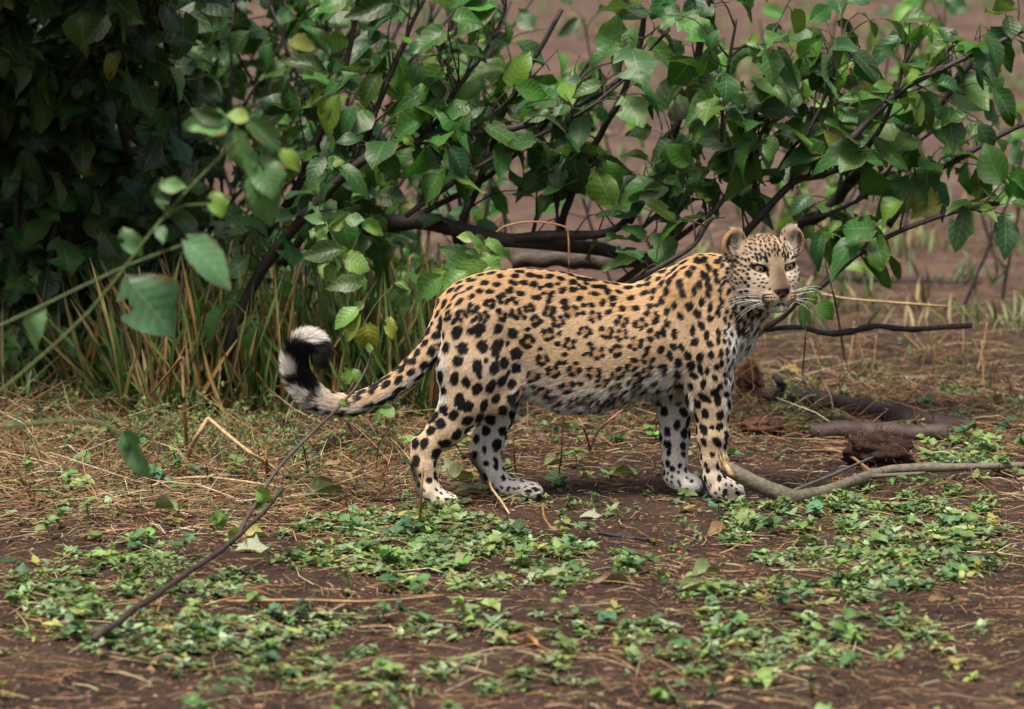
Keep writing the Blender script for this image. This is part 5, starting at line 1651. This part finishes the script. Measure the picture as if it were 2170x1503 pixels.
    for v in order:
        p, n = V[v], N[v]
        x, y = px_v[v], py_v[v]
        u = rel_s[v]
        kind = None
        if w_head[v] > 0.5:
            q = hq[v]; a0 = abs(q[0])
            if q[1] > -2 and a0 < 56 and q[2] < -8 and q[2] > -75 or q[1] > 4 and a0 < 44:
                continue                                             # muzzle is marked by hand
            if a0 > 18 and a0 < 55 and abs(q[2]) < 14 and q[1] > -32:
                continue
            if q[2] > 26 and a0 > 50 and q[1] < -34:
                continue
            if a0 < 8 and q[2] < 6 and q[1] > -20:
                continue
            if q[2] > 10:
                kind = ('s', 7.8, 4.5, 3.1)
            elif q[2] > -40:
                kind = ('s', 9.4, 5.2, 3.8)
            else:
                kind = ('s', 16, 7.4, 5.4)
        elif is_tail[v]:
            if tl[v] > 0.66:
                continue
            kind = ('s', 18 - 2 * tl[v], 12.0, 8.4)
        elif w_paw[v] > 0.6 and V[v, 2] < 0.062:
            kind = ('s', 10.5, 4.7, 3.4)
        elif y > (975 if x < 960 else 955) and below[v] > 0.3:
            kind = ('s', 17, 8.2, 6.2)
        elif below[v] > 0.5:
            kind = ('s', 22.0, 12.8, 9.6) if x > 1300 else ('s', 26.0, 14.4, 11.8)
        elif x > 1405 and x < 1650:
            if x > 1548 and y > 690:
                if rng.random() < 0.6: continue
            big = sstep(1470, 1440, x)
            sz = 1.0 - 0.34 * sstep(1490, 1560, x)
            kind = ('s', 19.5 * sz, 11.6 * sz, 7.6 * sz)
        elif x < 1105 and u < 0.62:
            kind = ('s', 29.5, 16.0, 13.2)
        elif u > 0.86:
            kind = ('s', 18.5, 11.0, 7.4)
        elif u > 0.62 and x < 1180:
            kind = ('r', 28, 8.6, 7.0)
        elif u > 0.08:
            kind = ('r', 32.0 - 4 * sstep(1340, 1410, x), 11.2, 6.2)
        else:
            kind = ('s', 27, 14.0, 10.0)
        r = kind[1] * MM
        if na:
            dd = np.linalg.norm(acc_p[:na] - p, axis=1)
            if (dd < (acc_r[:na] + r) / 2).any():
                continue
        acc_p[na], acc_r[na] = p, r
        na += 1
        seeds.append((v, kind))
        if na >= 5999:
            break
    # even the spacing out: each centre moves to the middle of its share of skin
    smp = rng.permutation(nv)[:26000]
    cen = np.array([V[v] for v, k in seeds])
    Vs_ = V[smp]
    for it in range(3):
        own = np.empty(len(smp), int)
        for c0 in range(0, len(smp), 2000):
            dd = ((V[smp[c0:c0 + 2000], None, :] - cen[None]) ** 2).sum(2)
            own[c0:c0 + 2000] = dd.argmin(1)
        sm_ = np.zeros_like(cen); cn_ = np.zeros(len(cen))
        np.add.at(sm_, own, V[smp]); np.add.at(cn_, own, 1)
        okc = cn_ > 3
        cen[okc] = cen[okc] * 0.4 + 0.6 * sm_[okc] / cn_[okc][:, None]
    for i, (v0, kind) in enumerate(seeds):
        if w_head[v0] > 0.5:
            v = v0
        else:
            v = int(smp[np.argmin(((Vs_ - cen[i]) ** 2).sum(1))])
        p, n = V[v], N[v]
        x, y = px_v[v], py_v[v]
        acc_p[i] = p
        t = flow[v]
        if x > 1405 and not is_tail[v] and w_head[v] < .5:
            t = unit(np.array([0.12, 0, -1.0]) - n * np.dot(n, [0.12, 0, -1.0]))
        ang = rng.normal(0, 0.3)
        b = np.cross(n, t)
        t, b = t * math.cos(ang) + b * math.sin(ang), b * math.cos(ang) - t * math.sin(ang)
        a_, b_ = kind[2] * MM * rng.uniform(0.82, 1.15), kind[3] * MM * rng.uniform(0.82, 1.15)
        if kind[0] == 's':
            blobs.append((p, t, b, a_, b_))
            if a_ > 0.010 and rng.random() < (0.07 if x > 1300 else 0.25):   # merged pair
                blobs.append((p + t * a_ * rng.uniform(.6, 1) + b * b_ * rng.normal(0, .7), t, b, a_ * .6, b_ * .7))
            if a_ > 0.014 and rng.random() < 0.15:
                warm.append((p, a_ * 0.5))
        else:
            kn = rng.integers(3, 6)
            th0 = rng.uniform(0, 6.28)
            R = kind[2] * MM * rng.uniform(0.95, 1.15)
            gap = rng.uniform(0.9, 1.0)
            for j in range(kn):
                th = th0 + gap * j * 2 * math.pi / kn + rng.normal(0, 0.2)
                c = p + (t * math.cos(th) * 1.05 + b * math.sin(th) * 0.95) * R * rng.uniform(0.85, 1.1)
                tt = -t * math.sin(th) + b * math.cos(th)
                bb = np.cross(n, tt)
                ln = {3: 10.2, 4: 8.4, 5: 6.8}[int(kn)] * rng.uniform(0.75, 1.15) * MM
                blobs.append((c, tt, bb, ln, kind[3] * MM * rng.uniform(0.78, 1.08)))
            warm.append((p, R * 0.95))
    # small fill spots between the rosettes
    for v in order[:3000]:
        if w_head[v] > .3 or is_tail[v] or below[v] > .3:
            continue
        p = V[v]
        dd = np.linalg.norm(acc_p[:na] - p, axis=1) - acc_r[:na] * 0.62
        if dd.min() > 0.004 and na < 5990:
            acc_p[na], acc_r[na] = p, 12 * MM
            na += 1
            t = flow[v]
            blobs.append((p, t, np.cross(N[v], t), 7.5 * MM, 5.5 * MM))

    def surf(q):           # drop a head-space point onto the skin
        w = from_head(q)
        i = np.argmin(np.sum((V - w) ** 2, 1))
        return i

    def hmark(q, d, a, b, both=True):
        for s in ((-1, 1) if both else (1,)):
            i = surf((q[0] * s, q[1], q[2]))
            t = np.array([d[0] * s, d[1], d[2]]) @ HR
            t = unit(t - N[i] * np.dot(N[i], t))
            blobs.append((V[i], t, np.cross(N[i], t), a * MM, b * MM))
    # brow bars, tear marks, eye corners, whisker rows, lip line
    hmark((22, 4, 19), (0.15, 0, 1), 10, 3.8)
    hmark((33, 2, 7), (1, 0, 0.32), 13, 2.2)
    hmark((31, 2, 24), (0.7, 0, 0.5), 5.0, 2.6)
    hmark((42, -2, 19), (1, 0, -0.1), 5.0, 2.4)
    hmark((14, 2, 24), (0.1, 0, 1), 5.0, 2.5)
    hmark((7, 2, 34), (0.2, 0, 1), 4.5, 2.4)
    hmark((3, 2, 22), (0.2, 0, 1), 3.0, 1.8)
    hmark((20, 6, -9), (-0.35, 0, -1), 8.0, 3.2)
    hmark((16, 10, -17), (-0.2, 0, -1), 5.0, 2.2)
    hmark((52, -8, 2), (1, -0.5, 0.35), 7.0, 2.4)
    hmark((19, 18, -45), (0.3, 0.3, -1), 4.0, 2.4)
    for q in ((36, 4, -17), (46, -2, -15), (31, 10, -22), (42, 4, -24), (52, -8, -22), (36, 12, -30), (47, 0, -32), (28, 18, -30), (40, 8, -38), (33, 16, -40)):
        hmark(q, (1, -0.3, -0.25), rng.uniform(3.4, 4.6), rng.uniform(1.8, 2.4))
    for row, (z0, a0, a1, w) in enumerate(((-53, 22, 42, 2.2), (-58.5, 19, 41, 2.7), (-64, 18, 40, 2.4), (-69.5, 21, 37, 2.0))):
        for a0_ in np.arange(a0, a1, 4.8):
            hmark((a0_ + row * 0.7, 38 - (a0_ - 14) * 0.62, z0 - (a0_ - 18) * 0.05), (1, -0.8, -0.05), 3.6 * (0.5 + (a0_ - 14) / 34), w * (0.55 + (a0_ - 14) / 45))
    for k in range(12):
        th = k / 11 * 1.2 + 0.15
        hmark((17 - 13 * math.cos(th * 1.3) if k < 6 else 7 + k * 3.0, 31 - k * 1.8, -70 - 9 * math.sin(min(th * 2.2, 1.57)) + max(0, k - 7) * 1.0), (1, -0.3, 0), 3.6, 2.1)
    for z in np.arange(-70, -57, 3.0):
        hmark((0, 38, z), (0, 0, 1), 2.6, 1.5, both=False)
    # broken collars under the throat
    def bmark(px, py, Y, ang, a, b):
        w = P(px, py, Y)
        i = np.argmin(np.sum((V - w) ** 2, 1))
        t = np.array([math.cos(ang), 0, math.sin(ang)])
        t = unit(t - N[i] * np.dot(N[i], t))
        blobs.append((V[i], t, np.cross(N[i], t), a * MM, b * MM))
    for px, py, ang, a, b in ((1556, 654, -1.2, 12, 6), (1562, 672, -1.1, 12, 6), (1568, 688, -0.9, 12, 5.5), (1580, 697, -0.2, 12, 4.5), (1592, 697, 0.2, 10, 4.5), (1580, 672, 0.2, 6, 4.5), (1592, 676, 0.4, 6, 4),
                              (1582, 655, -1.0, 7, 4.5), (1592, 650, -0.9, 7, 4), (1603, 660, -.6, 7, 4), (1575, 640, -1.0, 6, 4), (1600, 640, -.6, 6, 3.5), (1610, 652, -.5, 6, 3.5)):
        bmark(px, py, -0.03, ang, a, b)

    # ---- colour at any points of the skin
    B_p = np.array([b[0] for b in blobs]); B_t = np.array([b[1] for b in blobs]); B_b = np.array([b[2] for b in blobs])
    B_a = np.array([b[3] for b in blobs]); B_w = np.array([b[4] for b in blobs])

    def pattern(pts, soft=0.16):
        """blackness 0..1 and warmth 0..1"""
        o = np.argsort(pts[:, 0], kind='stable')
        q = pts[o]
        e1 = vnoise(q, 0.0085, 21) * 0.20 + vnoise(q, 0.0035, 22) * 0.10
        k = np.zeros(len(q)); wm = np.zeros(len(q))
        for i in range(len(B_p)):
            R = max(B_a[i], B_w[i]) * 1.5
            a, b = np.searchsorted(q[:, 0], (B_p[i, 0] - R, B_p[i, 0] + R))
            if a == b:
                continue
            d = q[a:b] - B_p[i]
            m = np.abs(d[:, 2]) < R
            m &= np.abs(d[:, 1]) < R
            ii = np.nonzero(m)[0]
            if not len(ii):
                continue
            d = d[ii]
            r = np.sqrt((d @ B_t[i] / B_a[i]) ** 2 + (d @ B_b[i] / B_w[i]) ** 2)
            nn = d - np.outer(d @ B_t[i], B_t[i]) - np.outer(d @ B_b[i], B_b[i])
            r = r + np.linalg.norm(nn, axis=1) / (B_a[i] * 2.5)
            amp = min(1.0, B_w[i] / 0.007)
            val = sstep(1 + soft, 1 - soft, r + e1[a:b][ii] * amp)
            jj = a + ii
            k[jj] = np.maximum(k[jj], val)
        for p, R in warm:
            a, b = np.searchsorted(q[:, 0], (p[0] - 1.5 * R, p[0] + 1.5 * R))
            d = np.linalg.norm(q[a:b] - p, axis=1)
            wm[a:b] = np.maximum(wm[a:b], sstep(1.3, 0.8, d / R))
        ko = np.zeros(len(q)); wo = np.zeros(len(q))
        ko[o] = k; wo[o] = wm
        return ko, wo
    # rims of the eyes and the tail tip are black by position
    extra = np.zeros(nv)
    for s in (-1, 1):
        a, e = hq[:, 0] * s - 35, hq[:, 2] + 1.5
        cr, sr = math.cos(0.26), math.sin(0.26)
        a, e = a * cr + e * sr, -a * sr + e * cr
        r = np.sqrt((a / 16.0) ** 2 + (e / 7.8) ** 2)
        extra = np.maximum(extra, sstep(1.24, 1.06, r) * sstep(-26, -20, hq[:, 1]) * (w_head > .5))
    nose_w = sstep(1.25, 1.0, np.sqrt((hq[:, 0] / (17.5 - 0.95 * np.clip(-49 - hq[:, 2], -6, 14))) ** 2 + ((hq[:, 2] + 51) / 9.5) ** 2)) * sstep(27, 31, hq[:, 1])
    lipw = np.zeros(nv)
    hook = P(657, 795, -0.12)
    outw = np.sum(unit(tper) * unit(tp[-5] - hook if False else (V - hook)), 1)            # >0 on the outside of the hook
    band = np.sin((tl - 0.64) * 2 * math.pi / 0.105)
    tipk = is_tail * sstep(0.66, 0.70, tl) * sstep(0.80, 0.62, outw + 0.22 * vnoise(V, .016, 8) - 0.34 * band)
    tipk = np.maximum(tipk, is_tail * sstep(0.66, 0.70, tl) * sstep(0.80, 0.74, tl) * sstep(0.2, 0.6, band + .3 * vnoise(V, .012, 9)))
    extra = np.maximum(extra, tipk)
    sole = sstep(0.35, 0.8, -(N @ ax_f)) * ((py_v > 955) & (px_v < 1075)) * sstep(0.16, 0.13, V[:, 2])
    base = mixin(base, (0.05, 0.04, 0.033), sole * 0.9)
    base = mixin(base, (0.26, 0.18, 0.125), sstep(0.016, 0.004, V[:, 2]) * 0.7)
    base = mixin(base, (0.020, 0.013, 0.012), nose_w)
    base = mixin(base, (0.16, 0.075, 0.06), nose_w * hp((0, 40, -54), (9, 12, 5)))

    kv, wv_ = pattern(V)
    kv = np.maximum(kv, extra)
    vis = (1 - nose_w)

    def paint(b, k, w, shade=1.0):
        c = b * (1 - 0.6 * w[:, None]) + 0.6 * w[:, None] * np.array([0.43, 0.22, 0.085])
        return c * (1 - k[:, None]) + k[:, None] * np.array([0.0085, 0.008, 0.0085])
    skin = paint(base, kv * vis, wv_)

    m_skin, nt, b = new_mat('leopard_coat')
    nt.links.new(attr(nt), b.inputs['Base Color'])
    b.inputs['Roughness'].default_value = 0.75
    b.inputs['Specular IOR Level'].default_value = 0.2
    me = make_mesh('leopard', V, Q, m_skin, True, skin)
    body = link(bpy.data.objects.new('leopard', me))
    tag(body, 'spotted leopard standing side-on, head turned to the viewer, tail curled up', 'leopard')

    # ---- fur: one strand object carrying the coat colours
    tri = np.concatenate([Q[:, [0, 1, 2]], Q[:, [0, 2, 3]]])
    A = 0.5 * np.linalg.norm(np.cross(V[tri[:, 1]] - V[tri[:, 0]], V[tri[:, 2]] - V[tri[:, 0]]), axis=1)
    dens = 1.0 + 1.3 * w_head[tri].mean(1)
    dens = dens * (1 - 0.35 * (lat[tri].mean(1) > 0.5) * (1 - w_head[tri].mean(1)))
    W = A * dens
    NH = 330000
    pick = rng.choice(len(tri), NH, p=W / W.sum())
    r1, r2 = np.sqrt(rng.random(NH)), rng.random(NH)
    bc = np.stack([1 - r1, r1 * (1 - r2), r1 * r2], 1)
    tt = tri[pick]

    def ip(a):
        return (a[tt] * (bc[..., None] if a.ndim == 2 else bc)).sum(1)
    root, nn, fl = ip(V), unit(ip(N)), unit(ip(flow))
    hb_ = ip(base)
    hq_r = to_head(root)
    kill = (ip(nose_w) > 0.4) | (root[:, 2] < 0.004)
    for s in (-1, 1):
        a, e = hq_r[:, 0] * s - 35, hq_r[:, 2] + 1.5
        cr, sr = math.cos(0.26), math.sin(0.26)
        a, e = a * cr + e * sr, -a * sr + e * cr
        kill |= (np.sqrt((a / 16.0) ** 2 + (e / 8.2) ** 2) < 1.0) & (hq_r[:, 1] > -24) & (ip(w_head) > .5)
    keep = ~kill
    root, nn, fl, hb_, tt, bc = root[keep], nn[keep], fl[keep], hb_[keep], tt[keep], bc[keep]
    n_h = len(root)
    kh, wh = pattern(root + rng.normal(0, 0.0006, root.shape), 0.12)
    kh = np.maximum(kh, ip(extra)) * (1 - ip(nose_w))
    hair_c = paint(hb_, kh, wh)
    hair_c = hair_c * rng.normal(1.0, 0.20, (n_h, 1)).clip(0.5, 1.6)
    hw_ = ip(w_head); bel = ip(bellyw); tlh = ip(tl); ist = ip(is_tail.astype(float))
    L = 0.0092 + 0.003 * sstep(.5, .9, ip(rel)) * (1 - hw_)
    hq_r = to_head(root)
    facing = sstep(-60, 20, hq_r[:, 1])
    L = L * (1 - hw_) + hw_ * (0.0105 - 0.0070 * facing)
    L = L + 0.026 * bel * (1 - hw_)
    L = L * (1 - 0.35 * ip(below) * ip(w_leg) * (1 - bel))
    L = L * (1 - 0.5 * ip(w_paw))
    L = np.where(ist > .5, 0.011 + 0.004 * ip(under) + 0.019 * sstep(0.35, 0.75, tlh), L)
    L = L + 0.007 * hw_ * sstep(-72, -82, hq_r[:, 2]) * facing
    L = L + 0.010 * ip(chest) + 0.012 * ip(back_of_thigh)
    eari = ip(ear_in)
    tuft = (eari > 0.3) & (rng.random(n_h) < 0.28) & (np.abs(to_head(root)[:, 0]) < 76)
    hair_c[tuft] = np.array([0.62, 0.55, 0.44]) * rng.uniform(0.7, 1.1, (tuft.sum(), 1))
    L = np.where(ip(earw) * hw_ > 0.3, 0.0038, L) + 0.011 * tuft
    L = L * rng.uniform(0.65, 1.25, n_h)
    clump = np.stack([vnoise(root, 0.022, 31 + i) * 0.26 + vnoise(root, 0.009, 41 + i) * 0.24 for i in range(3)], 1)
    lift = 0.26 + 0.25 * bel + 0.42 * sstep(.5, .75, tlh) * ist + 0.1 * eari
    dirn = unit(fl + clump + rng.normal(0, 0.10, (n_h, 3)))
    dirn = unit(dirn - nn * np.sum(dirn * nn, 1, keepdims=True))
    d1 = unit(dirn + nn * (lift * 1.5)[:, None])
    loose = np.clip(0.9 * sstep(.45, .7, tlh) * ist + 0.5 * ip(back_of_thigh) + 0.4 * ip(chest) + 0.4 * bel, 0, 1)
    d2 = unit(dirn + nn * (lift * (0.55 + 0.5 * loose))[:, None])
    d3 = unit(dirn + nn * (lift * (0.05 + 0.8 * loose))[:, None] + np.array([0, 0, -0.7]) * bel[:, None])
    L3 = (L / 3)[:, None]
    pts = np.empty((n_h, 4, 3), np.float32)
    pts[:, 0] = root - nn * 0.0008
    pts[:, 1] = root + d1 * L3
    pts[:, 2] = pts[:, 1] + d2 * L3
    pts[:, 3] = pts[:, 2] + d3 * L3
    rad = np.empty((n_h, 4), np.float32)
    r0 = 0.00052 * (1 - 0.35 * hw_)
    rad[:] = r0[:, None] * np.array([1.0, 0.95, 0.7, 0.18])
    cv = bpy.data.hair_curves.new('fur')
    cv.add_curves([4] * n_h)
    cv.attributes['position'].data.foreach_set('vector', pts.ravel()) if 'position' in cv.attributes else cv.position_data.foreach_set('vector', pts.ravel())
    ra = cv.attributes.get('radius') or cv.attributes.new('radius', 'FLOAT', 'POINT')
    ra.data.foreach_set('value', rad.ravel())
    ca = cv.attributes.new('tint', 'FLOAT_COLOR', 'CURVE')
    c4 = np.ones((n_h, 4), np.float32); c4[:, :3] = hair_c
    ca.data.foreach_set('color', c4.ravel())
    m_fur, nt, b = new_mat('leopard_fur')
    nt.links.new(attr(nt), b.inputs['Base Color'])
    b.inputs['Roughness'].default_value = 0.55
    b.inputs['Specular IOR Level'].default_value = 0.25
    cv.materials.append(m_fur)
    fur = link(bpy.data.objects.new('fur', cv), body)
    fur['kind'] = 'stuff'

    # ---- eyes
    m_eye, nt, b = new_mat('leopard_eye')
    tc = node(nt, 'ShaderNodeTexCoord')
    sp = node(nt, 'ShaderNodeSeparateXYZ')
    nt.links.new(tc.outputs['Object'], sp.inputs[0])
    ln = node(nt, 'ShaderNodeVectorMath', operation='LENGTH')
    cx = node(nt, 'ShaderNodeCombineXYZ')
    nt.links.new(sp.outputs[0], cx.inputs[0]); nt.links.new(sp.outputs[2], cx.inputs[1])
    nt.links.new(cx.outputs[0], ln.inputs[0])
    sc_ = node(nt, 'ShaderNodeMath', operation='MULTIPLY'); sc_.inputs[1].default_value = 1 / (12.0 * MM)
    nt.links.new(ln.outputs['Value'], sc_.inputs[0])
    col = ramp(nt, sc_.outputs[0], [(0.0, (0.004, 0.004, 0.004)), (0.27, (0.004, 0.004, 0.004)), (0.33, (0.36, 0.29, 0.12)), (0.66, (0.40, 0.34, 0.19)), (0.80, (0.14, 0.10, 0.05)), (0.86, (0.02, 0.015, 0.01))])
    nt.links.new(col, b.inputs['Base Color'])
    b.inputs['Roughness'].default_value = 0.08
    b.inputs['Coat Weight'].default_value = 0.6
    ring, segn = 14, 20
    EV, EF = [], []
    for i in range(ring + 1):
        ph = math.pi * i / ring
        for j in range(segn):
            t = 2 * math.pi * j / segn
            EV.append((math.sin(ph) * math.cos(t), math.cos(ph), math.sin(ph) * math.sin(t)))
    for i in range(ring):
        for j in range(segn):
            EF.append((i * segn + j, i * segn + (j + 1) % segn, (i + 1) * segn + (j + 1) % segn, (i + 1) * segn + j))
    eme = make_mesh('eye', np.array(EV) * 12.0 * MM, EF, m_eye, True)
    gaze = math.radians(-18)
    for s in (-1, 1):
        o = link(bpy.data.objects.new('eye', eme), body)
        o.location = tuple(from_head([s * 35, -9.8, -1.2]))
        o.rotation_euler = (math.radians(-11), 0, math.pi + TH - math.radians(0))
    # ---- whiskers
    m_w, nt, b = new_mat('whisker_white')
    b.inputs['Base Color'].default_value = (0.85, 0.83, 0.78, 1)
    b.inputs['Roughness'].default_value = 0.4
    for s in (-1, 1):
        for k in range(12):
            row = k % 4
            a0 = 20 + rng.uniform(0, 14)
            q0 = np.array([s * (a0 + 2), 30 - (a0 - 14) * 0.9, -55 - row * 5.0 + rng.normal(0, 1)])
            i = surf(q0)
            p0 = V[i] - N[i] * 0.001
            ln_ = rng.uniform(55, 100) * (0.8 + 0.2 * (row < 3))
            dr = np.array([s * 1.0, rng.uniform(-0.35, 0.25), 0.22 - row * 0.17 + rng.normal(0, .10)])
            dr = unit(dr)
            P0 = to_head(p0)
            path = smooth_path([P0, P0 + dr * ln_ * .4, P0 + dr * ln_ * .75 + np.array([0, -4, -ln_ * .10]), P0 + dr * ln_ + np.array([0, -10, -ln_ * .33])], 9)
            Vw, Fw = tube(from_head(path), np.linspace(0.00045, 0.00016, 9), 4)
            link(bpy.data.objects.new('whisker', make_mesh('whisker', Vw, Fw, m_w)), body)
    return body


leopard()
